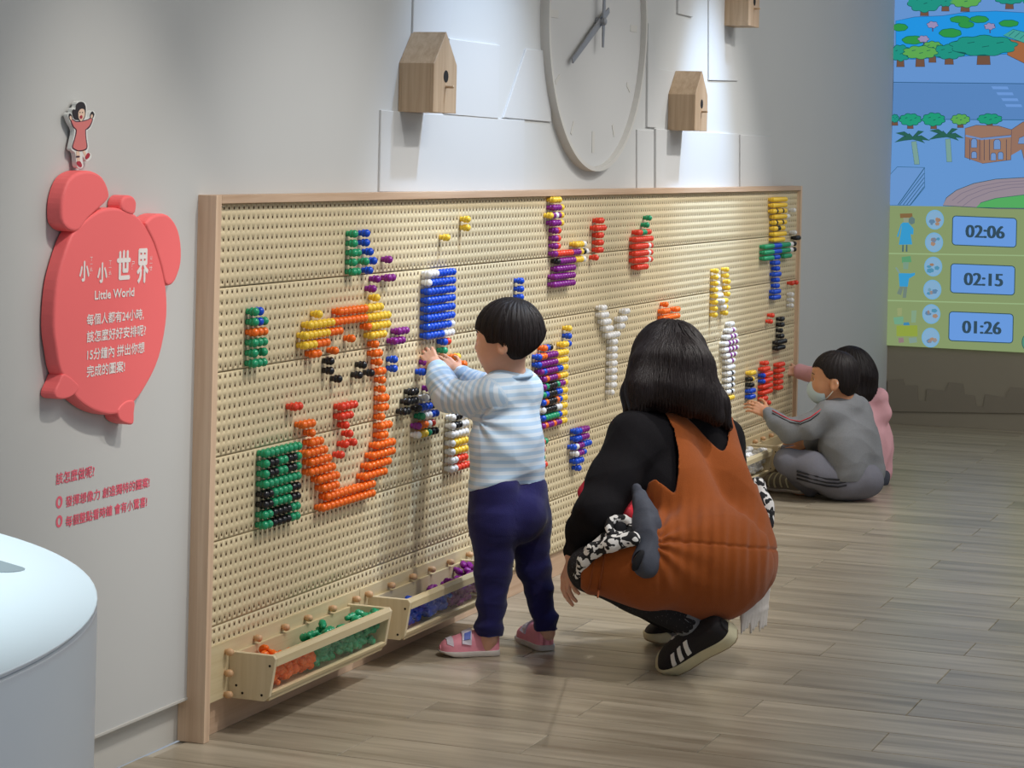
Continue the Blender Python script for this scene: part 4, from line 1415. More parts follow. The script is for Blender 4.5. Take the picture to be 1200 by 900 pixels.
            q[flip] = q[flip][:, ::-1]
            quads.append(q)
        Q = np.concatenate(quads)
        Q = Q[(Q >= 0).all(1)]
        if smooth:
            E = np.concatenate([Q[:, [0, 1]], Q[:, [1, 2]], Q[:, [2, 3]], Q[:, [3, 0]]])
            E = np.concatenate([E, E[:, ::-1]])
            deg = np.bincount(E[:, 0], minlength=len(V)) + 1e-9
            for _ in range(smooth):
                S = np.stack([np.bincount(E[:, 0], V[E[:, 1], i], minlength=len(V)) for i in range(3)], 1) / deg[:, None]
                V = V * 0.4 + S * 0.6
        return V, Q


def poly_dist(x, y, poly):
    """signed distance (negative inside) to a polygon in the picture frame"""
    P = np.array(poly, float)
    d = np.full(x.shape, 1e9)
    ins = np.zeros(x.shape, bool)
    for i in range(len(P)):
        a, b = P[i], P[(i + 1) % len(P)]
        ex, ey = b - a
        wx, wy = x - a[0], y - a[1]
        t = np.clip((wx * ex + wy * ey) / (ex * ex + ey * ey + 1e-12), 0, 1)
        d = np.minimum(d, (wx - t * ex) ** 2 + (wy - t * ey) ** 2)
        c = ((a[1] > y) != (b[1] > y)) & (x < (b[0] - a[0]) * (y - a[1]) / (b[1] - a[1] + 1e-12) + a[0])
        ins ^= c
    return np.where(ins, -1, 1) * np.sqrt(d)


def vnormals(V, Q):
    n = np.cross(V[Q[:, 2]] - V[Q[:, 0]], V[Q[:, 3]] - V[Q[:, 1]])
    N = np.zeros_like(V)
    for k in range(4):
        for i in range(3):
            N[:, i] += np.bincount(Q[:, k], n[:, i], minlength=len(V))
    return N / (np.linalg.norm(N, axis=1, keepdims=True) + 1e-12)


_rw = np.random.RandomState(3)
WK = _rw.normal(size=(10, 3))
WP = _rw.uniform(0, 6.28, 10)


def folds(P, scale, squash=(1, 1, 1)):
    """soft cloth folds: ridged waves with wandering phase, about -1..1"""
    q = P * np.array(squash) * scale
    w = sum(np.sin(q @ WK[i] * 0.5 + WP[i]) for i in range(3)) * 0.7
    a = 0
    for i in range(3, 7):
        a = a + (1 - 2 * np.abs(np.sin(q @ WK[i] * 0.6 + WP[i] + w)))
    return a / 4


def obj_from(name, V, Q, mat, parent, origin, attr=None, extra=None):
    me = bpy.data.meshes.new(name)
    V = V - np.asarray(origin)[None]
    me.vertices.add(len(V))
    me.vertices.foreach_set('co', V.astype(np.float32).ravel())
    me.loops.add(len(Q) * 4)
    me.loops.foreach_set('vertex_index', Q.astype(np.int32).ravel())
    me.polygons.add(len(Q))
    me.polygons.foreach_set('loop_start', (np.arange(len(Q)) * 4).astype(np.int32))
    me.update(calc_edges=True)
    me.polygons.foreach_set('use_smooth', np.ones(len(Q), bool))
    if attr is not None:
        a = me.attributes.new('along', 'FLOAT', 'POINT')
        a.data.foreach_set('value', np.asarray(attr, np.float32))
    mats = mat if isinstance(mat, (list, tuple)) else [mat]
    for m in mats: me.materials.append(m)
    if extra is not None:
        me.polygons.foreach_set('material_index', extra[Q[:, 0]].astype(np.int32))
    o = bpy.data.objects.new(name, me)
    COL.objects.link(o)
    if parent is not None:
        o.parent = parent
    else:
        o.location = origin
    return o


def cloth(name, F, mat, parent, origin, fold=0.003, fscale=26, squash=(1, 1, 1), attr=False, rings=0.0, ring_len=0.03, zones=None, smooth=2, mask=None):
    V, Q = F.surface(smooth)
    N = vnormals(V, Q)
    al = F.sample(V, F.along)
    h = fold * folds(V, fscale, squash)
    if rings:
        h = h + rings * np.sin(al * 2 * math.pi / ring_len + 2.2 * folds(V, fscale * 0.6))
    if mask is not None: h = h * mask(V)
    V = V + N * h[:, None]
    z = zones(V) if zones is not None else None
    return obj_from(name, V, Q, mat, parent, origin, al if attr else None, z)


def strands(F, seeds, crown, origin, mat, parent, name='strands', steps=18, step=0.012, r=0.0006, down=1.0, stop=None, seed=1, lift=0.0006, wob=0.15, sides=3):
    """many fine hairs lying on the hair volume, combed from the crown downwards: one joined mesh"""
    rnd = np.random.RandomState(seed)
    P = np.array(seeds, float)
    crown = A3(crown)
    path = [P.copy()]
    side = rnd.normal(size=P.shape) * wob
    lift = lift * rnd.uniform(0.3, 2.6, len(P))
    alive = np.ones(len(P), bool)
    for s in range(steps):
        g = F.grad(P)
        away = P - crown
        away /= np.linalg.norm(away, axis=1, keepdims=True) + 1e-6
        dirn = np.array([0, 0, -down]) + away * 0.6 + side
        dirn = dirn - g * (dirn * g).sum(1, keepdims=True)
        dirn /= np.linalg.norm(dirn, axis=1, keepdims=True) + 1e-6
        Pn = P + dirn * step
        sd = F.sample(Pn)
        Pn = Pn - F.grad(Pn) * (np.clip(sd - lift, -0.006, 0.006))[:, None]
        if stop is not None: alive &= ~stop(Pn)
        Pn = np.where(alive[:, None], Pn, P)
        P = Pn
        path.append(P.copy())
    path = np.stack(path, 1)
    n, m = path.shape[:2]
    d = np.gradient(path, axis=1)
    dl = np.linalg.norm(d, axis=2)
    d = d / (dl[..., None] + 1e-9)
    g = F.grad(path.reshape(-1, 3)).reshape(n, m, 3)
    b = np.cross(d, g)
    b /= np.linalg.norm(b, axis=2, keepdims=True) + 1e-9
    tp = np.linspace(1, 0, m) ** 0.5
    rr = (r * rnd.uniform(0.7, 1.5, n))[:, None, None] * (0.25 + 0.75 * tp)[None, :, None]
    V = np.stack([path - b * rr, path + g * rr * 0.9, path + b * rr], 2).reshape(-1, 3)
    Q = []
    base = (np.arange(n) * m * 3)[:, None] + (np.arange(m - 1) * 3)[None]
    for k in (0, 1):
        Q.append(np.stack([base + k, base + k + 1, base + k + 4, base + k + 3], -1).reshape(-1, 4))
    Q = np.concatenate(Q)
    ok = np.linalg.norm(V[Q[:, 0]] - V[Q[:, 3]], axis=1) > 1e-5
    Q = Q[ok]
    o = obj_from(name, V, Q, mat, parent, origin)
    o['kind'] = 'stuff'
    return o


def seeds_on(F, n, seed, cond=None):
    V, Q = F.surface(0)
    if cond is not None: V = V[cond(V)]
    rnd = np.random.RandomState(seed)
    return V[rnd.choice(len(V), min(n, len(V)), replace=False)]


def add_hand(F, wrist, fwd, back, thumb, size, curls, rw, spread=0.10, tcurl=0.5):
    """palm, four unequal bent fingers and a thumb. fwd: wrist to knuckles, back: out of the back of the hand, thumb: towards the thumb side"""
    fwd, back = nrm(fwd), nrm(back)
    thumb = nrm(np.asarray(thumb, float) - fwd * np.dot(fwd, thumb))
    back = nrm(np.cross(fwd, np.cross(back, fwd)))
    w = A3(wrist)
    pl, pw = 0.50 * size, 0.205 * size
    fr = 0.047 * size
    base = []
    for i, o in enumerate((0.80, 0.28, -0.26, -0.78)):
        kn = w + fwd * pl * (0.97 if i in (1, 2) else 0.90) + thumb * pw * o
        base.append(kn)
        F.cap(w + fwd * pl * 0.12 + thumb * pw * o * 0.62, kn, fr * 1.55, fr * 1.22, 0.05 * size)
    F.cap(w - fwd * 0.16 * size, w + fwd * 0.08 * size, rw, rw * 0.98, 0.06 * size)
    lens = (0.40, 0.46, 0.42, 0.33)
    for i, kn in enumerate(base):
        d = nrm(fwd + thumb * spread * (1.4, 0.4, -0.5, -1.5)[i])
        p = kn
        ang = 0.0
        for s, fr_l in enumerate((0.46, 0.30, 0.24)):
            ang += curls[i] * (0.75, 1.0, 0.7)[s]
            dd = d * math.cos(ang) - back * math.sin(ang)
            q = p + dd * lens[i] * size * fr_l
            F.cap(p, q, fr * (1.0, 0.93, 0.84)[s], fr * (0.93, 0.84, 0.70)[s], 0.008 * size + 0.0008)
            p = q
    # thumb leaves the side of the palm near its base
    t0 = w + fwd * pl * 0.22 + thumb * pw * 0.75 - back * 0.02 * size
    d0 = nrm(fwd * 0.62 + thumb * 0.85 - back * 0.25)
    t1 = t0 + d0 * 0.21 * size
    d1 = nrm(d0 + fwd * 0.5 - back * tcurl)
    t2 = t1 + d1 * 0.17 * size
    d2 = nrm(d1 + fwd * 0.35 - back * tcurl - thumb * 0.2)
    t3 = t2 + d2 * 0.13 * size
    F.cap(t0, t1, fr * 1.7, fr * 1.15, 0.05 * size)
    F.cap(t1, t2, fr * 1.12, fr * 1.0, 0.01 * size)
    F.cap(t2, t3, fr * 1.0, fr * 0.78, 0.01 * size)
    return base


def add_head(F, c, fwd, up, hh, child=1.0):
    """skull, face, nose, lips, ears and brow around the head centre c; hh = chin to crown"""
    f = nrm(fwd)
    u = nrm(np.asarray(up, float) - f * np.dot(f, up))
    l = np.cross(u, f)
    P = lambda a, b, e: A3(c) + hh * (a * f + b * l + e * u)
    ax = (f, l, u)
    F.ell(P(-0.03, 0, 0.09), (0.445 * hh, 0.365 * hh, 0.41 * hh), ax, 0.02)
    F.ell(P(0.15, 0, -0.16), (0.255 * hh, 0.275 * hh, 0.31 * hh), ax, 0.03)
    F.ell(P(0.24, 0, -0.405), (0.10 * hh, 0.11 * hh, 0.085 * hh), ax, 0.03)
    for s in (1, -1):
        F.ell(P(0.235, 0.155 * s, -0.19), (0.13 * hh, 0.12 * hh, 0.15 * hh), ax, 0.03)
        F.cap(P(0.355, 0.06 * s, 0.075), P(0.315, 0.21 * s, 0.065), 0.028 * hh, 0.022 * hh, 0.012)
        # ear: rim and lobe with a hollow
        F.ell(P(-0.045, 0.370 * s, -0.100), (0.085 * hh, 0.038 * hh, 0.125 * hh), (f + 0.25 * u, l, u - 0.25 * f), 0.006)
        F.ell(P(-0.02, 0.406 * s, -0.085), (0.045 * hh, 0.024 * hh, 0.075 * hh), ax, 0.005, -1)
        # eye socket
        F.ell(P(0.405, 0.150 * s, -0.005), (0.055 * hh, 0.085 * hh, 0.045 * hh), ax, 0.008, -1)
    F.cap(P(0.365, 0, 0.02), P(0.440, 0, -0.125), 0.030 * hh, 0.046 * hh, 0.014)
    for s in (1, -1):
        F.ell(P(0.405, 0.052 * s, -0.135), (0.04 * hh, 0.032 * hh, 0.028 * hh), ax, 0.010)
    F.ell(P(0.385, 0, -0.245), (0.038 * hh, 0.095 * hh, 0.024 * hh), ax, 0.008)
    F.ell(P(0.375, 0, -0.290), (0.040 * hh, 0.080 * hh, 0.026 * hh), ax, 0.008)
    F.ell(P(0.425, 0, -0.266), (0.03 * hh, 0.085 * hh, 0.006 * hh), ax, 0.004, -1)
    return P, (f, l, u)


def sphere_vf(c, r, n=14, m=9, ax=None):
    vs, fs = [], []
    for i in range(m + 1):
        a = math.pi * i / m
        for k in range(n):
            t = 2 * math.pi * k / n
            vs.append(A3(c) + r * np.array([math.sin(a) * math.cos(t), math.sin(a) * math.sin(t), math.cos(a)]))
    for i in range(m):
        for k in range(n):
            fs.append((i * n + k, (i + 1) * n + k, (i + 1) * n + (k + 1) % n, i * n + (k + 1) % n))
    return vs, fs


def add_eyes(P, frame, hh, parent, origin):
    f, l, u = frame
    for s in (1, -1):
        c = P(0.322, 0.150 * s, -0.005)
        vs, fs = sphere_vf(c - origin, 0.047 * hh)
        e = link('eye', mesh_from(vs, fs, smooth=True), M_eye, parent)
        vs, fs = sphere_vf(c - origin + f * 0.021 * hh, 0.030 * hh)
        link('iris', mesh_from(vs, fs, smooth=True), M_iris, e)
        # brow
        A = Acc()
        A.add(*tube([P(0.392, (0.065) * s, 0.098) - origin, P(0.390, 0.14 * s, 0.115) - origin, P(0.345, 0.23 * s, 0.095) - origin], [0.008 * hh, 0.011 * hh, 0.005 * hh], 6))
        link('eyebrow', A.mesh(), M_hair, parent)


def shoe(parent, origin, heel, toe, up, width, height, mat_up, mat_sole, sole_t=0.018, toe_h=0.55, roll=0.0, open_w=0.55, name='shoe', outsole=None):
    """a low shoe lofted from heel to toe: upper, and a sole as its own part; returns (object, placer)"""
    heel, toe = A3(heel), A3(toe)
    L = np.linalg.norm(toe - heel)
    x = (toe - heel) / L
    z = nrm(np.asarray(up, float) - x * np.dot(up, x))
    y = np.cross(z, x)
    if roll:
        z, y = z * math.cos(roll) + y * math.sin(roll), y * math.cos(roll) - z * math.sin(roll)
    S = [0.0, 0.03, 0.10, 0.22, 0.36, 0.50, 0.64, 0.78, 0.90, 0.97, 1.0]
    Wd = [0.30, 0.58, 0.74, 0.78, 0.76, 0.84, 0.97, 1.0, 0.86, 0.58, 0.28]
    Ht = [0.72, 0.93, 1.0, 0.98, 0.98, 0.88, 0.72, 0.60, 0.50, 0.38, 0.22]
    Ht = [1 - (1 - h) * (1.0 if i < 5 else (1 - toe_h) / 0.45) for i, h in enumerate(Ht)]
    n = 14
    pos = lambda s, yy, zz: heel + x * (s * L) + y * yy + z * zz - origin
    vs, fs = [], []
    for s, w, h in zip(S, Wd, Ht):
        for k in range(n + 1):
            t = math.pi * k / n
            cw, sh = math.cos(t), math.sin(t)
            yy = w * width / 2 * (abs(cw) ** 0.75) * (1 if cw > 0 else -1)
            zz = sole_t * 0.8 + (h * height - sole_t * 0.8) * (sh ** 0.62)
            if 0.06 < s < 0.4 and sh > 0.8: zz -= height * 0.10
            vs.append(pos(s, yy * (1.0 if sh < 0.5 else 0.94), zz))
    for i in range(len(S) - 1):
        for k in range(n):
            fs.append((i * (n + 1) + k, i * (n + 1) + k + 1, (i + 1) * (n + 1) + k + 1, (i + 1) * (n + 1) + k))
    fs.append(tuple(range(n + 1)))
    fs.append(tuple(range((len(S) - 1) * (n + 1), len(S) * (n + 1)))[::-1])
    me = mesh_from(vs, fs, smooth=True)
    o = link(name, me, mat_up, parent)
    md = o.modifiers.new('subdivision', 'SUBSURF')
    md.levels = md.render_levels = 1
    # sole: outline a little proud of the upper
    ring = []
    for s, w in zip(S, Wd): ring.append((s, w * width / 2 * 1.07 + 0.001))
    out = [(s * 1.03 - 0.012, w) for s, w in ring] + [(s * 1.03 - 0.012, -w) for s, w in reversed(ring)]
    m = len(out)
    vs, fs = [], []
    lay = [(0.0, 0.93), (sole_t * 0.15, 1.0), (sole_t * 0.85, 1.0), (sole_t, 0.97)]
    for zz, sc in lay:
        for s, yy in out:
            vs.append(pos(s, yy * sc, zz + (0.012 * max(0, (s - 0.75)) / 0.25 if zz < sole_t * 0.5 else 0)))
    for i in range(len(lay) - 1):
        for k in range(m):
            fs.append((i * m + k, i * m + (k + 1) % m, (i + 1) * m + (k + 1) % m, (i + 1) * m + k))
    fs.append(tuple(range(m))[::-1])
    fs.append(tuple(range((len(lay) - 1) * m, len(lay) * m)))
    me = mesh_from(vs, fs, smooth=True)
    link('sole', me, mat_sole, o)
    if outsole is not None:
        vs, fs = [], []
        for zz, sc in ((-0.005, 0.84), (-0.0025, 0.93), (0.0, 0.94)):
            for s, yy in out:
                vs.append(pos(s * 0.98 + 0.008, yy * sc, zz + 0.012 * max(0, (s - 0.75)) / 0.25))
        for i in range(2):
            for k in range(m):
                fs.append((i * m + k, i * m + (k + 1) % m, (i + 1) * m + (k + 1) % m, (i + 1) * m + k))
        fs.append(tuple(range(m))[::-1])
        fs.append(tuple(range(2 * m, 3 * m)))
        link('outsole', mesh_from(vs, fs), outsole, o)

    def surf(s, t):
        """a point on the upper: s heel to toe, t from one side (0) over the top to the other (1)"""
        w = np.interp(s, S, Wd)
        h = np.interp(s, S, Ht)
        a = math.pi * t
        cw, sh = math.cos(a), math.sin(a)
        yy = w * width / 2 * (abs(cw) ** 0.75) * (1 if cw > 0 else -1) * (1.0 if sh < 0.5 else 0.94)
        zz = sole_t * 0.8 + (h * height - sole_t * 0.8) * (sh ** 0.62)
        if 0.06 < s < 0.4 and sh > 0.8: zz -= height * 0.10
        return Vector(pos(s, yy, zz)), Vector(y) * cw + Vector(z) * sh
    return o, surf


def patch(parent, surf, quad, mat, name, lift=0.002, n=6):
    """a thin strip glued to the shoe: quad = ((s,t) x4) corners in order"""
    (a, b, c, d) = quad
    vs, fs = [], []
    for i in range(n + 1):
        u = i / n
        for j in (0, 1):
            s0 = a[0] + (d[0] - a[0]) * u if j == 0 else b[0] + (c[0] - b[0]) * u
            t0 = a[1] + (d[1] - a[1]) * u if j == 0 else b[1] + (c[1] - b[1]) * u
            p, nn = surf(s0, t0)
            vs.append(p + nn * lift)
            vs.append(p - nn * 0.001)
    for i in range(n):
        b0, b1 = i * 4, (i + 1) * 4
        fs += [(b0, b0 + 2, b1 + 2, b1), (b0, b1, b1 + 1, b0 + 1), (b0 + 2, b0 + 3, b1 + 3, b1 + 2)]
    fs += [(0, 1, 3, 2), (n * 4, n * 4 + 2, n * 4 + 3, n * 4 + 1)]
    return link(name, mesh_from(vs, fs), mat, parent)


# ---- people's materials
M_skin = plain('skin', (222, 172, 146), 0.5, 0.4, noise=0.05, nscale=60, sss=0.25)
M_skin2 = plain('skin_tan', (206, 148, 112), 0.5, 0.4, noise=0.05, nscale=60, sss=0.25)
M_eye = plain('eye_white', (235, 230, 226), 0.2)
M_iris = plain('eye_dark', (36, 22, 18), 0.12)
M_hair = plain('dark_hair', (24, 17, 18), 0.55, 0.3, noise=0.35, nscale=160, stretch=(1, 1, 0.12))
M_hairs = plain('hair_strand', (32, 23, 24), 0.5, 0.35)
M_navy = plain('navy_jersey', (35, 33, 86), 0.9, 0.2, noise=0.10, nscale=90, bump=0.25, bscale=420, sheen=0.15)
M_black = plain('black_knit', (20, 18, 22), 0.9, 0.2, noise=0.15, nscale=90, bump=0.3, bscale=500)
M_rust = plain('rust_corduroy', (150, 76, 27), 0.88, 0.2, noise=0.10, nscale=70, bump=0.3, bscale=420, sheen=0.15)
M_seam = plain('rust_seam', (146, 74, 30), 0.9)
M_grey = plain('grey_sweatshirt', (128, 130, 134), 0.9, 0.2, noise=0.12, nscale=200, bump=0.25, bscale=420)
M_trouser = plain('grey_trouser', (118, 118, 128), 0.9, 0.2, noise=0.10, nscale=200, bump=0.2, bscale=420)
M_stripe = plain('dark_stripe', (36, 36, 42), 0.85)
M_pinkj = plain('pink_quilted', (232, 176, 184), 0.75, 0.3, noise=0.05, nscale=60)
M_shoepink = plain('pink_leather', (236, 150, 166), 0.5, 0.4, noise=0.06, nscale=90)
M_strap = plain('silver_strap', (216, 208, 220), 0.35, 0.5)
M_decor = plain('blue_flower_print', (90, 110, 196), 0.5)
M_sole = plain('grey_rubber', (206, 198, 190), 0.7, noise=0.12, nscale=60)
M_soley = plain('cream_rubber', (214, 206, 172), 0.7, noise=0.08, nscale=60)
M_tan = plain('tan_outsole', (150, 130, 100), 0.75, noise=0.12, nscale=80)
M_shoeblk = plain('black_mesh', (26, 22, 26), 0.8, bump=0.3, bscale=700)
M_shoewht = plain('white_leather', (232, 230, 226), 0.5)
M_shoegry = plain('grey_fabric', (132, 124, 112), 0.85, noise=0.1, nscale=120)
M_mask = plain('pale_mask', (196, 214, 222), 0.85)
M_maskw = plain('white_cord', (236, 232, 226), 0.8)
M_darkj = plain('charcoal_jacket', (72, 76, 88), 0.7, 0.3, noise=0.10, nscale=90, bump=0.2, bscale=300)
M_darkin = plain('shaded_lining', (26, 26, 32), 0.9)  # dark lining, also standing in for the shade inside the openings
M_redc = plain('red_fabric', (206, 32, 52), 0.7, noise=0.06, nscale=60)
M_lace = plain('white_lace', (226, 220, 214), 0.8, noise=0.08, nscale=160)


def striped(name, ca, cb, period):
    m, nt, b = new_mat(name)
    at_ = nt.nodes.new('ShaderNodeAttribute')
    at_.attribute_name = 'along'
    mu = nt.nodes.new('ShaderNodeMath'); mu.operation = 'MULTIPLY'; mu.inputs[1].default_value = 2 * math.pi / period
    si = nt.nodes.new('ShaderNodeMath'); si.operation = 'SINE'
    rp = nt.nodes.new('ShaderNodeValToRGB')
    rp.color_ramp.elements[0].position = 0.44
    rp.color_ramp.elements[0].color = rgb(*ca)
    rp.color_ramp.elements[1].position = 0.56
    rp.color_ramp.elements[1].color = rgb(*cb)
    mr = nt.nodes.new('ShaderNodeMapRange')
    mr.inputs[1].default_value = -1
    mr.inputs[2].default_value = 1
    nt.links.new(at_.outputs['Fac'], mu.inputs[0])
    nt.links.new(mu.outputs[0], si.inputs[0])
    nt.links.new(si.outputs[0], mr.inputs[0])
    nt.links.new(mr.outputs[0], rp.inputs[0])
    nt.links.new(rp.outputs[0], b.inputs['Base Color'])
    b.inputs['Roughness'].default_value = 0.9
    b.inputs['Specular IOR Level'].default_value = 0.2
    return m


M_shirt = striped('striped_jersey', (182, 210, 236), (216, 229, 242), 0.0195)
M_cuff = plain('pale_blue_cuff', (180, 210, 240), 0.9)


def dotted(name, base, dot, scale, thr):
    m, nt, b = new_mat(name)
    tc = nt.nodes.new('ShaderNodeTexCoord')
    vo = nt.nodes.new('ShaderNodeTexVoronoi')
    vo.inputs['Scale'].default_value = scale
    nt.links.new(tc.outputs['Object'], vo.inputs['Vector'])
    rp = nt.nodes.new('ShaderNodeValToRGB')
    rp.color_ramp.interpolation = 'CONSTANT'
    rp.color_ramp.elements[0].color = rgb(*dot)
    rp.color_ramp.elements[1].position = thr
    rp.color_ramp.elements[1].color = rgb(*base)
    nt.links.new(vo.outputs['Distance'], rp.inputs[0])
    nt.links.new(rp.outputs[0], b.inputs['Base Color'])
    b.inputs['Roughness'].default_value = 0.9
    return m


M_leg = dotted('dotted_leggings', (24, 22, 26), (96, 92, 96), 150, 0.16)


def printed(name, a, c, scale):
    m, nt, b = new_mat(name)
    tc = nt.nodes.new('ShaderNodeTexCoord')
    no = nt.nodes.new('ShaderNodeTexNoise')
    no.inputs['Scale'].default_value = scale
    no.inputs['Detail'].default_value = 1
    no.inputs['Distortion'].default_value = 1.0
    nt.links.new(tc.outputs['Object'], no.inputs['Vector'])
    rp = nt.nodes.new('ShaderNodeValToRGB')
    rp.color_ramp.interpolation = 'CONSTANT'
    rp.color_ramp.elements[0].color = rgb(*a)
    rp.color_ramp.elements[1].position = 0.51
    rp.color_ramp.elements[1].color = rgb(*c)
    nt.links.new(no.outputs['Fac'], rp.inputs[0])
    nt.links.new(rp.outputs[0], b.inputs['Base Color'])
    b.inputs['Roughness'].default_value = 0.85
    return m


M_print = printed('black_white_print', (24, 24, 28), (232, 230, 228), 44)

# ------------------------------------------------------------------ toddler at the board
DT = 6.287
T = lambda px, py, dd=0.0: A3(at(px, py, DT + dd))
OT = A3((5.90, -0.30, 0.0))
sh = Field(0.0032)          # striped top
sh.chain([T(582, 470, -0.022), T(578, 520, -0.03), T(577, 566, -0.03)], [0.052, 0.059, 0.065], 0.03, True)
sh.chain([T(609, 468, 0.032), T(610, 520, 0.04), T(613, 566, 0.035)], [0.052, 0.059, 0.063], 0.03, True)
sh.ell(T(596, 520, 0.0), (0.072, 0.078, 0.12), (FW, LEFT, UP), 0.03)
sh.cap(T(580, 461, -0.045), T(615, 457, 0.045), 0.041, 0.040, 0.03, 1, None)
sh.cap(T(589, 452, -0.018), T(609, 450, 0.018), 0.047, 0.046, 0.025, 1, None)
sh.chain([T(577, 463, -0.05), T(551, 467, -0.01), T(524, 463, 0.028), T(517, 447, 0.05), T(512, 433, 0.072)], [0.041, 0.043, 0.040, 0.034, 0.029], 0.03)
sh.chain([T(616, 458, 0.05), T(590, 456, 0.10), T(562, 454, 0.13), T(541, 441, 0.168)], [0.040, 0.041, 0.037, 0.030], 0.03)
tr = Field(0.0034)          # trousers
tr.chain([T(580, 575, -0.03), T(580, 612, -0.04), T(578, 668, -0.03), T(573, 747, -0.022)], [0.070, 0.069, 0.049, 0.0365], 0.02)
tr.chain([T(613, 575, 0.035), T(618, 610, 0.05), T(626, 668, 0.055), T(641, 742, 0.070)], [0.066, 0.063, 0.043, 0.0335], 0.02)
tr.ell(T(606, 604, -0.015), (0.070, 0.080, 0.075), (FW, LEFT, UP), 0.02)
bd = Field(0.0030)          # body
bd.copy_prims(sh, 0.013)
bd.copy_prims(tr, 0.012)
fdir = nrm(LEFT * math.cos(0.30) + FW * math.sin(0.30) - UP * 0.10)
HH = 0.192
HC = T(594.5, 395, 0.0)
Ph, fr = add_head(bd, HC, fdir, UP + LEFT * 0.05, HH)
bd.cap(T(598, 425, 0.005), T(600, 452, 0.005), 0.039, 0.036, 0.02)
# left hand pinches a peg at the board, right hand rests on the board below it
bd.cap(T(517, 447, 0.05), T(510, 429, 0.078), 0.024, 0.020, 0.012)
add_hand(bd, T(510.5, 430, 0.076), nrm(UP * 0.62 + LEFT * 0.42 + FW * 0.55), nrm(LEFT * -0.10 - FW * 0.8 + UP * 0.55), nrm(LEFT * 0.9 + FW * 0.1 - UP * 0.45), 0.105, (0.5, 0.45, 0.5, 0.6), 0.0205, 0.12, 0.6)
add_hand(bd, T(538, 437, 0.172), nrm(UP * 0.50 + LEFT * 0.75 + FW * 0.25), nrm(-FW * 0.75 + UP * 0.5 - LEFT * 0.3), nrm(UP * 0.6 - LEFT * 0.2 + FW * 0.4), 0.105, (0.35, 0.35, 0.4, 0.5), 0.0205, 0.10, 0.5)
bd.cap(T(574, 736, -0.022), T(570, 758, -0.022), 0.022, 0.017)
bd.cap(T(641, 731, 0.066), T(639, 750, 0.085), 0.022, 0.017)
bd.build()
V, Q = bd.surface(1)
toddler = obj_from('person', V, Q, M_skin, None, OT)
setp(toddler, 'toddler in a blue striped top and navy trousers pushing pegs into the board', 'person')
add_eyes(Ph, fr, HH, toddler, OT)
sh.build()
sh.above(T(594, 569, 0), UP + LEFT * 0.10)
V, Q = sh.surface(2)
N = vnormals(V, Q)
al = sh.sample(V, sh.along)
x, y, dep = to_px(V)
pit = np.exp(-np.hypot(x - 572, y - 492) / 36) * np.sin(np.arctan2(y - 492, x - 560) * 9 + 1.5 * folds(V, 8)) * (x > 562) * (y > 478)
low = np.clip((y - 520) / 40, 0, 1) * (1 - 2 * np.abs(np.sin((y + 0.45 * (x - 590)) * 0.085 + 1.3 * folds(V, 7))))
elb = np.exp(-np.hypot(x - 527, y - 452) / 16) * np.sin((x - y) * 0.55)
V = V + N * (0.0034 * folds(V, 28, (1, 1, 1.4)) + 0.0050 * pit + 0.0026 * low + 0.0018 * elb)[:, None]
o = obj_from('striped_top', V, Q, M_shirt, toddler, OT, al)
# ribbed cuffs and collar
A = Acc(); A.add(*tube([T(513.5, 438, 0.066) - OT, T(511.0, 431.5, 0.075) - OT], [0.0300, 0.0285], 18)); link('cuff', A.mesh(), M_cuff, o)
A = Acc(); A.add(*tube([T(545, 443.5, 0.162) - OT, T(539.5, 439, 0.171) - OT], [0.0310, 0.0295], 18)); link('cuff', A.mesh(), M_cuff, o)
ring = []
for k in range(20):
    a = 2 * math.pi * k / 20
    ring.append(T(599, 441, 0.004) + (FW * 0.052 * math.cos(a) + LEFT * 0.054 * math.sin(a)) + UP * 0.006 * math.sin(a) * -1 - OT)
A = Acc(); A.add(*tube(ring, 0.0052, 8, closed=True)); link('collar', A.mesh(), M_cuff, o)
tr.build()
tr.above(T(594, 556, 0), -UP)
tr.above((0, 0, 0.052), UP)


def low_rings(V):
    return 0.35 + 1.0 * np.clip((0.30 - V[:, 2]) / 0.2, 0, 1)


tro = cloth('trousers', tr, M_navy, toddler, OT, 0.0060, 32, (1, 1, 1.7), rings=0.0012, ring_len=0.05, mask=low_rings)
# hair: bowl cut
hr = Field(0.0026)
f, l, u = fr
hr.ell(Ph(-0.045, 0, 0.095), (0.485 * HH, 0.420 * HH, 0.455 * HH), fr, 0.02)
hr.ell(Ph(-0.20, 0, -0.10), (0.30 * HH, 0.33 * HH, 0.30 * HH), fr, 0.03)
hr.build()
hr.keep_outline([(545, 335), (650, 335), (641, 386), (637, 398), (630, 407), (621, 414), (611, 420), (602, 421), (598, 419), (593, 412), (589, 405), (584, 401), (578, 402), (571, 401), (568, 393), (563, 389), (558, 385), (552, 384)])
crown = Ph(-0.22, 0.02, 0.54)


def tufts(F, crown, amp, freq, seed):
    rnd = np.random.RandomState(seed)
    ph = rnd.uniform(0, 6.28, 6)
    def fn(V):
        q = V - crown
        az = np.arctan2(q @ np.cross(nrm(u_), f_), q @ f_)
        rr = np.linalg.norm(q, axis=1) * 12
        return amp * (np.sin(az * freq + 1.5 * np.sin(rr + ph[0])) * 0.6 + np.sin(az * freq * 2.3 + ph[1] + rr) * 0.4)
    return fn


def hair_obj(F, parent, origin, crown, amp=0.0012, freq=26, name='hair'):
    global f_, u_
    V, Q = F.surface(2)
    N = vnormals(V, Q)
    V = V + N * tufts(F, crown, amp, freq, 1)(V)[:, None]
    return obj_from(name, V, Q, M_hair, parent, origin)


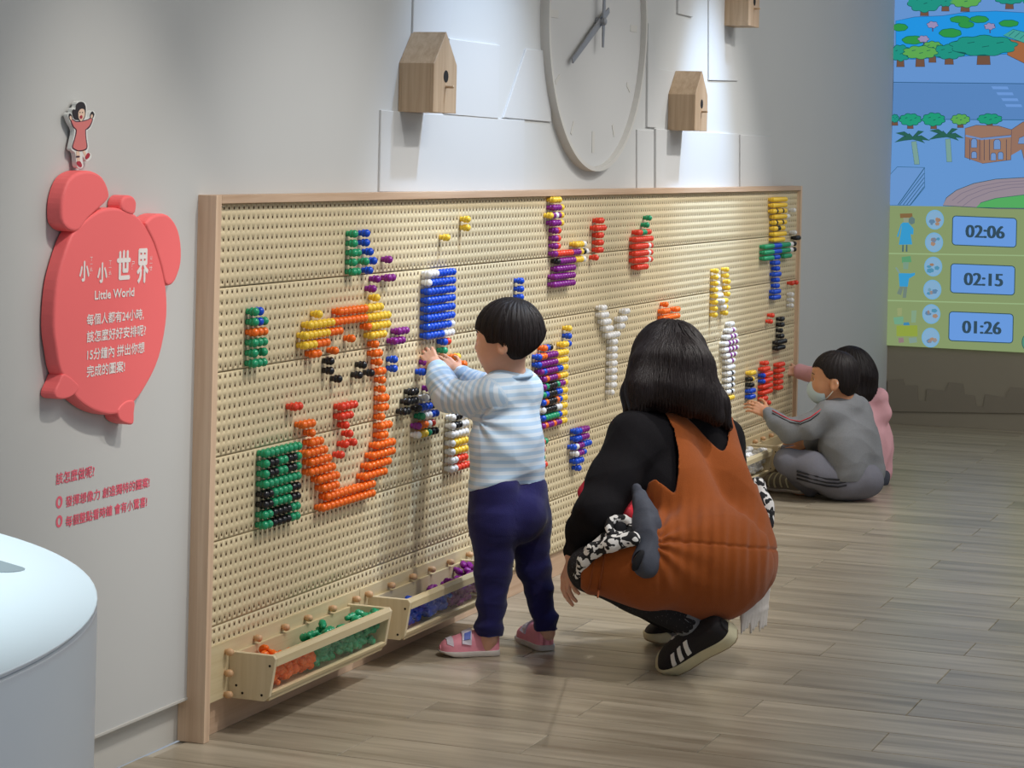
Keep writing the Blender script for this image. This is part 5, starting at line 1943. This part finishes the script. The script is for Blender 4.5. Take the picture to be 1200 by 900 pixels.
f_, u_ = f, u
ho = hair_obj(hr, toddler, OT, crown)
cut_line = [(545, 335), (650, 335), (642, 387), (638, 400), (631, 409), (622, 416), (611, 422), (602, 423), (598, 421), (593, 414), (589, 407), (584, 403), (578, 405), (571, 403), (568, 395), (563, 391), (558, 388), (550, 387)]


def outside_cut(P):
    x, y, dep = to_px(P)
    return poly_dist(x, y, cut_line) > 0


strands(hr, seeds_on(hr, 900, 5), crown, OT, M_hairs, ho, 'strands', 14, 0.009, 0.00055, 1.0, outside_cut, 5)
# shoes
FT = lambda px, py: A3((ray(px, py) * (-CAMH / ray(px, py).z) + Vector((0, CAMY, CAMH))))
h1, t1 = FT(584, 767.0), FT(515, 768.5)
s1, sf = shoe(toddler, OT, h1 + UP * 0.001, t1 + UP * 0.001, UP, 0.070, 0.074, M_shoepink, M_sole, 0.015, 0.62)
patch(s1, sf, ((0.50, 0.06), (0.66, 0.12), (0.62, 0.88), (0.46, 0.94)), M_strap, 'strap', 0.004, 10)
patch(s1, sf, ((0.52, 0.16), (0.63, 0.18), (0.61, 0.36), (0.50, 0.34)), M_decor, 'flower_print', 0.0055, 4)
patch(s1, sf, ((0.80, 0.10), (0.90, 0.20), (0.90, 0.80), (0.80, 0.90)), M_strap, 'toe_cap', 0.0015, 8)
h2 = FT(641, 763.0)
t2 = h2 + nrm(FW * 0.92 + LEFT * 0.40) * 0.155
t2[2] = 0.001
h2[2] = 0.001
s2, sf2 = shoe(toddler, OT, h2, t2, UP, 0.072, 0.074, M_shoepink, M_sole, 0.015, 0.62)
patch(s2, sf2, ((0.50, 0.06), (0.66, 0.12), (0.62, 0.88), (0.46, 0.94)), M_strap, 'strap', 0.004, 10)
# the peg between the fingers
pg = link('purple_peg', PEGMESH['p'], None, None, tuple(T(497, 425.5, 0.092)))
pg.location.y = min(pg.location.y, -0.034)
setp(pg, 'purple peg held in the toddler\'s left fingers', 'peg', 'purple pegs held by hand')

# ------------------------------------------------------------------ woman crouching
DW = 6.13
W = lambda px, py, dd=0.0: A3(at(px, py, DW + dd))
OW = A3((6.0, -0.75, 0.0))
top = Field(0.0042)         # black knitted top
top.chain([W(800, 640, 0.05), W(780, 580, 0.09), W(770, 522, 0.13)], [0.10, 0.10, 0.085], 0.04)
top.chain([W(845, 640, 0.16), W(835, 580, 0.20), W(822, 522, 0.24)], [0.10, 0.10, 0.085], 0.04)
top.cap(W(745, 512, 0.07), W(842, 512, 0.29), 0.062, 0.060, 0.04)
top.cap(W(790, 490, 0.19), W(800, 480, 0.20), 0.062, 0.055, 0.03)
top.chain([W(742, 516, 0.06), W(718, 563, -0.01), W(699, 601, -0.075), W(684, 625, -0.02), W(675, 645, 0.035)], [0.074, 0.062, 0.055, 0.045, 0.036], 0.03)
top.chain([W(845, 520, 0.29), W(852, 575, 0.40), W(800, 622, 0.46), W(745, 632, 0.42)], [0.066, 0.056, 0.046, 0.036], 0.03)
dr = Field(0.0042)          # rust pinafore
dr.chain([W(826, 655, -0.02), W(802, 610, 0.05), W(780, 565, 0.092), W(770, 522, 0.13)], [0.125, 0.108, 0.108, 0.093], 0.04)
dr.chain([W(853, 650, 0.13), W(846, 610, 0.175), W(836, 565, 0.205), W(822, 522, 0.24)], [0.122, 0.108, 0.106, 0.093], 0.04)
dr.cap(W(745, 512, 0.07), W(842, 512, 0.29), 0.070, 0.068, 0.04)
dr.cap(W(788, 492, 0.19), W(802, 482, 0.20), 0.068, 0.062, 0.03)
dr.ell(W(838, 660, -0.03), (0.135, 0.152, 0.143), (FW, LEFT, UP), 0.05)
dr.ell(W(850, 655, 0.14), (0.13, 0.130, 0.14), (FW, LEFT, UP), 0.05)
dr.chain([W(822, 662, -0.07), W(757, 660, -0.10), W(698, 663, -0.09)], [0.122, 0.108, 0.078], 0.05)
dr.chain([W(850, 655, 0.20), W(790, 650, 0.26), W(715, 655, 0.24)], [0.110, 0.095, 0.075], 0.05)
lg = Field(0.0040)          # dotted leggings
lg.chain([W(822, 662, -0.07), W(757, 661, -0.10), W(692, 667, -0.085)], [0.095, 0.086, 0.056], 0.02)
lg.chain([W(692, 667, -0.085), W(745, 692, -0.09), W(805, 729, -0.075)], [0.056, 0.055, 0.037], 0.02)
lg.chain([W(850, 655, 0.20), W(790, 655, 0.26), W(708, 662, 0.24)], [0.095, 0.08, 0.055], 0.02)
lg.chain([W(708, 662, 0.24), W(745, 695, 0.28), W(797, 733, 0.32)], [0.055, 0.052, 0.036], 0.02)
bw = Field(0.0034)          # body
bw.copy_prims(top, 0.014)
bw.copy_prims(lg, 0.012)
wf = nrm(LEFT * 0.93 + FW * 0.36 - UP * 0.10)
WH = 0.225
WC = W(781, 428, 0.23)
Pw, fw_ = add_head(bw, WC, wf, UP, WH)
bw.cap(W(788, 455, 0.235), W(797, 492, 0.20), 0.052, 0.058, 0.03)
bw.cap(W(684, 625, -0.02), W(674, 648, 0.035), 0.034, 0.027, 0.01)
add_hand(bw, W(676, 646, 0.032), nrm(-UP * 0.80 + LEFT * 0.30 - FW * 0.38), nrm(LEFT * 0.92 - FW * 0.20 + UP * 0.30), nrm(FW * 0.85 + LEFT * 0.2 + UP * 0.1), 0.158, (0.42, 0.44, 0.48, 0.50), 0.026, 0.03, 0.4)
add_hand(bw, W(745, 632, 0.42), nrm(LEFT * 0.8 + FW * 0.2 - UP * 0.3), UP, nrm(-FW), 0.160, (0.4, 0.4, 0.4, 0.4), 0.027)
bw.cap(W(800, 726, -0.075), W(826, 738, -0.06), 0.034, 0.032)
bw.cap(W(797, 733, 0.32), W(806, 742, 0.33), 0.034, 0.030)
bw.build()
V, Q = bw.surface(1)
woman = obj_from('person', V, Q, M_skin, None, OW)
setp(woman, 'woman with long dark hair crouching in a rust pinafore over a black top', 'person')
add_eyes(Pw, fw_, WH, woman, OW)
top.build()
cloth('knitted_top', top, M_black, woman, OW, 0.0060, 24, (1, 1, 1.3))
lg.build()
cloth('leggings', lg, M_leg, woman, OW, 0.0015, 30)
dr.build()
mid = DW + 0.17
# armhole, back neckline and straps
dr.keep_outline([(745, 440), (768, 468), (776, 480), (789, 503), (794, 530), (794, 556), (790, 578), (768, 560), (759, 565), (752, 590), (735, 640), (560, 640), (560, 440)], inside=False, band=mid)
dr.keep_outline([(786, 440), (787, 468), (803, 488), (824, 508), (841, 524), (847, 528), (851, 520), (853, 505), (852, 485), (856, 440)], inside=False, band=mid + 0.35)
dr.keep_outline([(857, 440), (860, 490), (869, 520), (878, 548), (884, 566), (930, 560), (930, 440)], inside=False, band=mid + 0.5)
dr.keep_outline([(560, 440), (930, 440), (930, 780), (697, 780), (690, 700), (679, 690), (681, 660), (690, 640), (700, 628), (560, 560)], band=mid + 0.6)


def gather(V):
    x, y, dep = to_px(V)
    return np.clip(1.0 - np.abs(y - 642) / 90, 0.25, 1)


def dress_fold(V):
    return gather(V)


V, Q = dr.surface(2)
N = vnormals(V, Q)
x, y, dep = to_px(V)
ysm = 632 + (x - 780) * 0.09
wt_ = np.clip(1 - np.abs(y - ysm) / 75, 0, 1) * (x > 765)
wob = folds(V, 7, (1, 1, 0.3))
pleat = np.sin(x * 0.50 + 2.6 * wob + 0.02 * y) * 0.5 + np.sin(x * 0.23 + y * 0.035 + 2.0 * folds(V, 5)) * 0.5
diag = np.clip(1 - np.abs(y - 640) / 70, 0, 1) * np.clip(1 - np.abs(x - 795) / 60, 0, 1)
V = V + N * (0.0042 * wt_ * pleat + 0.0066 * folds(V, 13, (1, 1, 0.7)) * np.clip(1.1 - wt_, 0.35, 1)
             + 0.0055 * np.exp(-np.hypot(x - 772, y - 636) / 48) * np.sin(np.arctan2(y - 636, x - 762) * 13 + 1.6 * wob) * (x > 772)
             - 0.0045 * np.exp(-((y - ysm) / 1.7) ** 2) * (x > 775))[:, None]
dress = obj_from('pinafore', V, Q, M_rust, woman, OW)
for (pa, pb) in (((700, 640), (690, 690)), ((712, 634), (700, 700))):
    pts = []
    for k in range(9):
        t = k / 8
        pts.append(dr.on_surface(pa[0] + (pb[0] - pa[0]) * t, pa[1] + (pb[1] - pa[1]) * t, 0.001) - OW)
    A = Acc(); A.add(*tube(pts, 0.0024, 6)); link('hem_seam', A.mesh(), M_seam, dress)
# hair: long, straight, over the shoulders
wh = Field(0.0034)
wh.ell(Pw(-0.05, 0, 0.085), (0.445 * WH, 0.405 * WH, 0.450 * WH), fw_, 0.015)
wh.ell(W(785, 424, 0.215), (0.098, 0.099, 0.108), (FW, LEFT, UP), 0.015)
wh.ell(W(787, 450, 0.17), (0.088, 0.100, 0.075), (FW, LEFT, UP), 0.04)
wh.chain([W(764, 430, 0.14), W(755, 458, 0.095), W(748, 480, 0.075)], [0.056, 0.042, 0.020], 0.03)
wh.chain([W(790, 430, 0.13), W(782, 456, 0.100), W(778, 470, 0.092)], [0.070, 0.050, 0.026], 0.03)
wh.chain([W(800, 430, 0.14), W(804, 460, 0.105), W(808, 478, 0.098)], [0.066, 0.048, 0.026], 0.03)
wh.chain([W(812, 435, 0.17), W(824, 470, 0.135), W(838, 489, 0.125)], [0.056, 0.042, 0.022], 0.03)
wh.chain([W(822, 445, 0.22), W(838, 475, 0.20), W(853, 500, 0.19)], [0.038, 0.034, 0.010], 0.02)
wh.chain([W(757, 430, 0.20), W(744, 462, 0.16), W(737, 482, 0.14)], [0.040, 0.032, 0.012], 0.02)
wh.build()
f_, u_ = fw_[0], fw_[2]
wcrown = Pw(-0.12, 0, 0.56)
who = hair_obj(wh, woman, OW, wcrown, 0.0016, 34)


def hair_end(P):
    x, y, dep = to_px(P)
    return y > np.interp(x, [730, 745, 768, 800, 835, 862], [490, 486, 474, 482, 497, 507]) + 5 * np.sin(x * 1.7)


strands(wh, seeds_on(wh, 4200, 8, lambda V: to_px(V)[1] < 470), wcrown, OW, M_hairs, who, 'strands', 25, 0.009, 0.0010, 1.4, hair_end, 8, 0.0016, 0.17)
# shoes: near one up on its toes, far one flat
hA, tA = W(863, 742, -0.115), W(779, 783, 0.005)
ax_ = nrm(tA - hA)
upA = nrm(UP * 0.62 + LEFT * 0.72 - FW * 0.50)
s1, sf = shoe(woman, OW, hA, tA, upA, 0.088, 0.084, M_shoeblk, M_soley, 0.032, 0.60, outsole=M_tan)
for k in range(3):
    a = 0.46 + 0.115 * k
    for side in (0, 1):
        q = ((a, 0.06), (a + 0.055, 0.06), (a + 0.015, 0.34), (a - 0.04, 0.34)) if side == 0 else ((a, 0.94), (a + 0.055, 0.94), (a + 0.015, 0.66), (a - 0.04, 0.66))
        patch(s1, sf, q, M_shoewht, 'side_stripe', 0.003, 5)
hB, tB = W(820, 744, 0.36), W(757, 754, 0.335)
hB[2] = max(hB[2], 0.02)
tB[2] = 0.004
s2, sf2 = shoe(woman, OW, hB, tB, nrm(UP + LEFT * 0.15), 0.088, 0.082, M_shoeblk, M_soley, 0.028, 0.60, outsole=M_tan)
for k in range(3):
    a = 0.42 + 0.115 * k
    for side in (0, 1):
        q = ((a, 0.06), (a + 0.055, 0.06), (a + 0.015, 0.34), (a - 0.04, 0.34)) if side == 0 else ((a, 0.94), (a + 0.055, 0.94), (a + 0.015, 0.66), (a - 0.04, 0.66))
        patch(s2, sf2, q, M_shoewht, 'side_stripe', 0.003, 5)
# white lace hem hanging behind
lc = Field(0.0030)
lc.chain([W(905, 636, 0.21), W(903, 665, 0.19), W(898, 690, 0.17)], [0.005, 0.008, 0.009], 0.01)
for k in range(9):
    px0 = 899 - k * 3.6
    lc.chain([W(px0, 692 + k * 2.6, 0.17 - 0.008 * k), W(px0 - 0.5, 712 + k * 1.6, 0.165 - 0.008 * k), W(px0 - 1.5, 733 + (k % 3) * 3 + k * 0.5, 0.16 - 0.008 * k)], [0.0075, 0.0062, 0.0040], 0.006)
lc.build()
cloth('lace_hem', lc, M_lace, woman, OW, 0.0022, 90, (1, 1, 0.3))
A = Acc(); A.add(*tube([W(797, 722, -0.075) - OW, W(815, 735, -0.066) - OW, W(828, 742, -0.06) - OW], [0.041, 0.040, 0.038], 16)); link('sock', A.mesh(), M_grey, woman)
A = Acc(); A.add(*tube([W(790, 728, 0.32) - OW, W(806, 742, 0.33) - OW], [0.040, 0.036], 16)); link('sock', A.mesh(), M_grey, woman)

# things the woman carries on her lap
pj = Field(0.0032)
OP = A3((5.85, -0.62, 0.0))
pj.chain([W(676, 674, -0.140), W(683, 657, -0.160), W(696, 645, -0.175), W(716, 637, -0.195), W(742, 632, -0.205)], [0.010, 0.016, 0.019, 0.020, 0.020], 0.012)
pj.chain([W(690, 645, -0.12), W(712, 632, -0.12), W(730, 628, -0.12)], [0.016, 0.020, 0.022], 0.012)
for k in range(10):
    a, b = 2 * math.pi * k / 10, 2 * math.pi * (k + 1) / 10
    q = lambda t: W(727 + 14 * math.cos(t), 618 + 11.0 * math.sin(t), -0.150 - 0.012 * math.sin(t))
    pj.cap(q(a), q(b), 0.0115, 0.0115, 0.005)
pj.build()
jk = cloth('patterned_jacket', pj, M_print, None, OP, 0.0035, 44)
setp(jk, 'black and white patterned garment lying across the crouching woman\'s lap', 'jacket')
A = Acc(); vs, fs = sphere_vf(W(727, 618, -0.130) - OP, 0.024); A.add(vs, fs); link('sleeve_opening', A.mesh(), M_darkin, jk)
pk = Field(0.0034)
OQ = A3((6.2, -0.85, 0.25))
pk.chain([W(886, 572, 0.33), W(893, 592, 0.31), W(899, 614, 0.29)], [0.030, 0.030, 0.020], 0.02)
pk.build()
setp(cloth('patterned_sleeve', pk, M_print, None, OQ, 0.004, 40), 'black and white patterned cloth bundled at the right of the woman\'s waist', 'jacket')
gj = Field(0.0034)
OG = A3((5.9, -0.75, 0.25))
gj.chain([W(747, 572, -0.07), W(752, 592, -0.125), W(756, 618, -0.155), W(758, 642, -0.180)], [0.014, 0.025, 0.036, 0.037], 0.012)
gj.chain([W(752, 590, -0.12), W(766, 616, -0.145), W(776, 638, -0.155)], [0.020, 0.024, 0.018], 0.010)
gj.chain([W(776, 638, -0.155), W(770, 648, -0.17)], [0.017, 0.012], 0.008)
gj.ell(W(755, 657, -0.198), (0.036, 0.040, 0.044), (FW, LEFT, UP), 0.012)
gj.ell(W(747, 657, -0.238), (0.030, 0.0105, 0.027), (FW, LEFT * 0.9 + UP * 0.42, UP * 0.9 - LEFT * 0.42), 0.006, -1)
gj.build()
gjo = cloth('charcoal_jacket', gj, M_darkj, None, OG, 0.0085, 38, (1, 1, 0.6))
setp(gjo, 'charcoal jacket sleeve hanging over the crouching woman\'s thigh', 'jacket')
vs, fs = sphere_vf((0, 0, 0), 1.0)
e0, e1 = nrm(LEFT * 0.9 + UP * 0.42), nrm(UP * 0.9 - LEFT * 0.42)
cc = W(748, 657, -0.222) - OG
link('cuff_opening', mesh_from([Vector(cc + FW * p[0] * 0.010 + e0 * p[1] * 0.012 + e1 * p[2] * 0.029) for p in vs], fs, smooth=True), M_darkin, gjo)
rd = Field(0.0034)
OR = A3((6.05, -0.55, 0.25))
rd.chain([W(697, 578, 0.10), W(715, 585, 0.07), W(737, 590, 0.03)], [0.030, 0.036, 0.036], 0.02)
rd.chain([W(691, 566, 0.16), W(686, 578, 0.16), W(697, 592, 0.12)], [0.016, 0.018, 0.026], 0.02)
rd.cap(W(715, 585, 0.07), W(733, 606, -0.02), 0.034, 0.026, 0.02)
rd.build()
setp(cloth('red_bag', rd, M_redc, None, OR, 0.003, 40), 'red cloth bag tucked between the woman\'s arm and lap', 'bag')

# ------------------------------------------------------------------ boy sitting on the floor
DB = 9.32
B = lambda px, py, dd=0.0: A3(at(px, py, DB + dd))
OB = A3((9.2, -0.45, 0.0))
sw = Field(0.0042)
sw.chain([B(978, 492, -0.04), B(985, 525, -0.05), B(990, 552, -0.05)], [0.066, 0.078, 0.086], 0.04)
sw.chain([B(1003, 490, 0.06), B(1008, 525, 0.06), B(1012, 550, 0.05)], [0.066, 0.078, 0.088], 0.04)
sw.ell(B(998, 522, 0.02), (0.10, 0.088, 0.16), (FW, LEFT, UP), 0.05)
sw.cap(B(972, 484, -0.06), B(1005, 478, 0.07), 0.050, 0.048, 0.03)
sw.cap(B(984, 476, -0.01), B(997, 474, 0.01), 0.050, 0.050, 0.02)
sw.chain([B(968, 488, -0.07), B(948, 500, -0.08), B(926, 505, -0.07), B(912, 496, -0.035), B(900, 485, 0.0)], [0.058, 0.050, 0.046, 0.038, 0.031], 0.02)
sw.chain([B(1000, 488, 0.12), B(970, 510, 0.18), B(950, 518, 0.16)], [0.05, 0.044, 0.036], 0.02)
pt = Field(0.0044)
pt.chain([B(985, 562, -0.05), B(952, 550, -0.07), B(922, 540, -0.05)], [0.072, 0.066, 0.050], 0.03)
pt.chain([B(922, 541, -0.05), B(940, 560, 0.02), B(950, 572, 0.05)], [0.050, 0.042, 0.036], 0.02)
pt.ell(B(1008, 562, -0.01), (0.10, 0.095, 0.078), (FW, LEFT, UP), 0.03)
pt.ell(B(985, 566, -0.02), (0.09, 0.11, 0.064), (FW, LEFT, UP), 0.03)
pt.chain([B(1010, 558, 0.10), B(965, 545, 0.20), B(925, 535, 0.22)], [0.072, 0.06, 0.048], 0.03)
pt.chain([B(925, 535, 0.22), B(950, 562, 0.16), B(965, 572, 0.12)], [0.048, 0.04, 0.034], 0.02)
bb = Field(0.0036)
bb.copy_prims(sw, 0.014)
bb.copy_prims(pt, 0.012)
bf = nrm(LEFT * 0.97 + FW * 0.22 - UP * 0.06)
BH = 0.205
BC = B(977, 443, 0.0)
Pb, fb = add_head(bb, BC, bf, UP, BH)
bb.cap(B(988, 462, 0.0), B(991, 484, 0.0), 0.040, 0.036, 0.02)
bb.cap(B(912, 496, -0.035), B(899, 484, 0.004), 0.026, 0.021, 0.01)
add_hand(bb, B(900, 485, 0.0), nrm(LEFT * 0.85 + UP * 0.42 + FW * 0.12), nrm(UP * 0.55 - FW * 0.75 - LEFT * 0.2), nrm(UP * 0.8 - LEFT * 0.3 + FW * 0.3), 0.120, (0.40, 0.44, 0.50, 0.55), 0.022, 0.0, 0.5)
add_hand(bb, B(950, 518, 0.16), nrm(LEFT * 0.9 - UP * 0.2), nrm(-FW), nrm(UP), 0.125, (0.4, 0.4, 0.4, 0.4), 0.022)
bb.cap(B(950, 572, 0.05), B(935, 573, 0.09), 0.026, 0.024)
bb.build()
V, Q = bb.surface(1)
boy = obj_from('person', V, Q, M_skin2, None, OB)
setp(boy, 'boy in a grey sweatshirt and face mask sitting on the floor by the board', 'person')
add_eyes(Pb, fb, BH, boy, OB)
sw.build()
sw.above(B(995, 561, 0), UP)
swo = cloth('sweatshirt', sw, M_grey, boy, OB, 0.0060, 24, (1, 1, 1.5))
for k in (0, 1):
    pts = [sw.on_surface(a, b + k * 3.0, 0.0005) - OB for a, b in ((962, 480), (950, 489), (938, 494), (926, 492), (914, 486), (905, 481))]
    A = Acc(); A.add(*tube(pts, 0.0020, 5)); link('sleeve_piping', A.mesh(), M_stripe if k else M_redc, swo)
pt.build()
ptm = cloth('trousers', pt, M_trouser, boy, OB, 0.0035, 26)
for k in range(3):
    pts = [pt.on_surface(a, b + k * 4.2, 0.0008) - OB for a, b in ((934, 552), (945, 555), (957, 558), (969, 561), (982, 562), (992, 560))]
    A = Acc(); A.add(*tube(pts, 0.0042, 5)); link('side_stripe', A.mesh(), M_stripe, ptm)
bh = Field(0.0030)
bh.ell(Pb(-0.045, 0, 0.095), (0.462 * BH, 0.388 * BH, 0.440 * BH), fb, 0.02)
bh.ell(Pb(-0.18, 0, -0.10), (0.25 * BH, 0.30 * BH, 0.30 * BH), fb, 0.03)
bh.build()
bh.keep_outline([(940, 400), (1020, 400), (1014, 452), (1004, 462), (994, 464), (986, 460), (981, 450), (977, 444), (972, 444), (968, 441), (964, 434), (959, 430), (945, 430)])
f_, u_ = fb[0], fb[2]
bcrown = Pb(-0.22, 0, 0.54)
bho = hair_obj(bh, boy, OB, bcrown, 0.0010, 30)
blist = [(940, 400), (1020, 400), (1016, 454), (1005, 464), (993, 466), (985, 462), (980, 452), (976, 446), (972, 446), (967, 443), (963, 436), (958, 432), (945, 432)]
strands(bh, seeds_on(bh, 420, 5), bcrown, OB, M_hairs, bho, 'strands', 8, 0.008, 0.0006, 0.7, lambda P: poly_dist(to_px(P)[0], to_px(P)[1], blist) > 0, 15)
# mask over mouth and nose with ear loops
mk = Field(0.0028)
mk.ell(Pb(0.19, 0, -0.26), (0.30 * BH, 0.30 * BH, 0.26 * BH), fb, 0.02)
mk.ell(Pb(0.36, 0, -0.20), (0.14 * BH, 0.12 * BH, 0.15 * BH), fb, 0.03)
mk.build()
mk.above(Pb(0.15, 0, -0.2), fb[0])
mk.above(Pb(0, 0, -0.50), fb[2])
mk.above(Pb(0.3, 0, -0.06), -fb[2] + 0.25 * fb[0])
mko = cloth('face_mask', mk, M_mask, boy, OB, 0.0008, 60)
for s in (1, -1):
    pts = [Pb(0.17, 0.285 * s, -0.13), Pb(0.06, 0.315 * s, -0.04), Pb(-0.06, 0.375 * s, 0.02), Pb(-0.11, 0.395 * s, -0.07), Pb(-0.06, 0.36 * s, -0.16), Pb(0.06, 0.30 * s, -0.30), Pb(0.16, 0.262 * s, -0.40)]
    A = Acc(); A.add(*tube([p - OB for p in pts], 0.0020, 6)); link('ear_loop', A.mesh(), M_maskw, mko)
hA, tA = B(946, 574, 0.06), B(898, 566, 0.20)
s1, sf = shoe(boy, OB, hA, tA, nrm(-FW * 0.75 + UP * 0.75 + LEFT * 0.1), 0.074, 0.070, M_shoegry, M_sole, 0.016, 0.62)
for k in range(4):
    a = 0.30 + 0.15 * k
    patch(s1, sf, ((a, 0.04), (a + 0.03, 0.04), (a + 0.06, 0.55), (a + 0.03, 0.55)), M_soley, 'wavy_stripe', 0.0025, 6)
    patch(s1, sf, ((a + 0.03, 0.55), (a + 0.06, 0.55), (a + 0.02, 0.96), (a - 0.01, 0.96)), M_soley, 'wavy_stripe', 0.0025, 6)
hB, tB = B(968, 574, 0.14), B(925, 566, 0.30)
shoe(boy, OB, hB, tB, UP, 0.074, 0.070, M_shoegry, M_sole, 0.016, 0.62)

# ------------------------------------------------------------------ girl behind the boy
DG = 9.80
G = lambda px, py, dd=0.0: A3(at(px, py, DG + dd))
OGI = A3((9.7, -0.42, 0.0))
gk = Field(0.0044)
gk.chain([G(1000, 485, -0.03), G(1004, 520, -0.03), G(1006, 550, -0.03)], [0.070, 0.085, 0.092], 0.04)
gk.chain([G(1018, 485, 0.06), G(1020, 520, 0.06), G(1021, 550, 0.06)], [0.066, 0.082, 0.090], 0.04)
gk.ell(G(1016, 520, 0.02), (0.10, 0.095, 0.16), (FW, LEFT, UP), 0.05)
gk.cap(G(1008, 470, -0.03), G(1032, 464, -0.02), 0.036, 0.028, 0.03)
gk.cap(G(1032, 464, -0.02), G(1034, 484, -0.02), 0.026, 0.034, 0.03)
gk.cap(G(1034, 484, -0.02), G(1018, 492, -0.04), 0.032, 0.036, 0.03)
gk.chain([G(1000, 478, 0.08), G(982, 456, 0.18), G(960, 440, 0.26), G(938, 436, 0.32)], [0.056, 0.046, 0.038, 0.034], 0.02)
gk.chain([G(998, 490, -0.06), G(980, 520, -0.02), G(962, 530, 0.08)], [0.054, 0.046, 0.038], 0.02)
gt = Field(0.0046)
gt.ell(G(1012, 558, 0.02), (0.11, 0.11, 0.08), (FW, LEFT, UP), 0.03)
gt.chain([G(1000, 560, -0.02), G(965, 545, 0.0), G(938, 532, 0.03)], [0.074, 0.060, 0.046], 0.03)
gt.chain([G(938, 532, 0.03), G(950, 558, 0.10), G(958, 566, 0.12)], [0.046, 0.04, 0.034], 0.02)
gt.chain([G(1010, 560, 0.10), G(975, 548, 0.18), G(950, 538, 0.24)], [0.07, 0.056, 0.046], 0.03)
gt.chain([G(950, 538, 0.24), G(962, 556, 0.22), G(972, 564, 0.2)], [0.046, 0.04, 0.034], 0.02)
gb = Field(0.0038)
gb.copy_prims(gk, 0.014)
gb.copy_prims(gt, 0.012)
gf = nrm(LEFT * 0.95 + FW * 0.30 - UP * 0.05)
GH = 0.20
GC = G(992, 441, 0.0)
Pg, fg = add_head(gb, GC, gf, UP, GH)
gb.cap(G(1006, 460, 0.0), G(1010, 482, 0.0), 0.038, 0.044, 0.02)
gb.cap(G(955, 440, 0.27), G(934, 436, 0.325), 0.026, 0.021, 0.01)
add_hand(gb, G(935.5, 436, 0.325), nrm(LEFT * 0.95 + UP * 0.12), nrm(UP * 0.7 - FW * 0.7), nrm(UP * 0.7 + FW * 0.5), 0.12, (0.30, 0.32, 0.36, 0.42), 0.022, 0.06, 0.5)
add_hand(gb, G(962, 530, 0.08), nrm(LEFT * 0.9 - UP * 0.2), nrm(-FW), nrm(UP), 0.12, (0.4, 0.4, 0.4, 0.4), 0.022)
gb.build()
V, Q = gb.surface(1)
girl_p = obj_from('person', V, Q, M_skin, None, OGI)
setp(girl_p, 'girl with dark bobbed hair and pink hooded jacket sitting beyond the boy', 'person')
add_eyes(Pg, fg, GH, girl_p, OGI)
gk.build()
cloth('hooded_jacket', gk, M_pinkj, girl_p, OGI, 0.005, 26, (1, 1, 1.2))
gt.build()
cloth('trousers', gt, M_darkj, girl_p, OGI, 0.003, 26)
gh = Field(0.0034)
gh.ell(Pg(-0.05, 0, 0.085), (0.49 * GH, 0.43 * GH, 0.45 * GH), fg, 0.02)
gh.chain([G(1003, 445, -0.03), G(1002, 462, -0.05), G(1003, 470, -0.05)], [0.085, 0.055, 0.035], 0.03)
gh.chain([G(1008, 445, 0.0), G(1015, 462, -0.01), G(1016, 470, -0.01)], [0.072, 0.045, 0.028], 0.03)
gh.ell(G(997, 436, 0.0), (0.096, 0.094, 0.108), (FW, LEFT, UP), 0.03)
gh.build()
f_, u_ = fg[0], fg[2]
gcrown = Pg(-0.15, 0, 0.56)
gho = hair_obj(gh, girl_p, OGI, gcrown, 0.0014, 30)
strands(gh, seeds_on(gh, 700, 6, lambda V: to_px(V)[1] < 460), gcrown, OGI, M_hairs, gho, 'strands', 14, 0.010, 0.0008, 1.2, lambda P: to_px(P)[1] > 474 + 3 * np.sin(to_px(P)[0] * 1.3), 9)
hA, tA = G(958, 569, 0.10), G(918, 562, 0.20)
hA[2], tA[2] = 0.002, 0.002
shoe(girl_p, OGI, hA, tA, UP, 0.072, 0.066, M_shoeblk, M_redc, 0.014, 0.62)
hB, tB = G(972, 566, 0.2), G(935, 560, 0.30)
hB[2], tB[2] = 0.002, 0.002
shoe(girl_p, OGI, hB, tB, UP, 0.072, 0.066, M_shoeblk, M_redc, 0.014, 0.62)
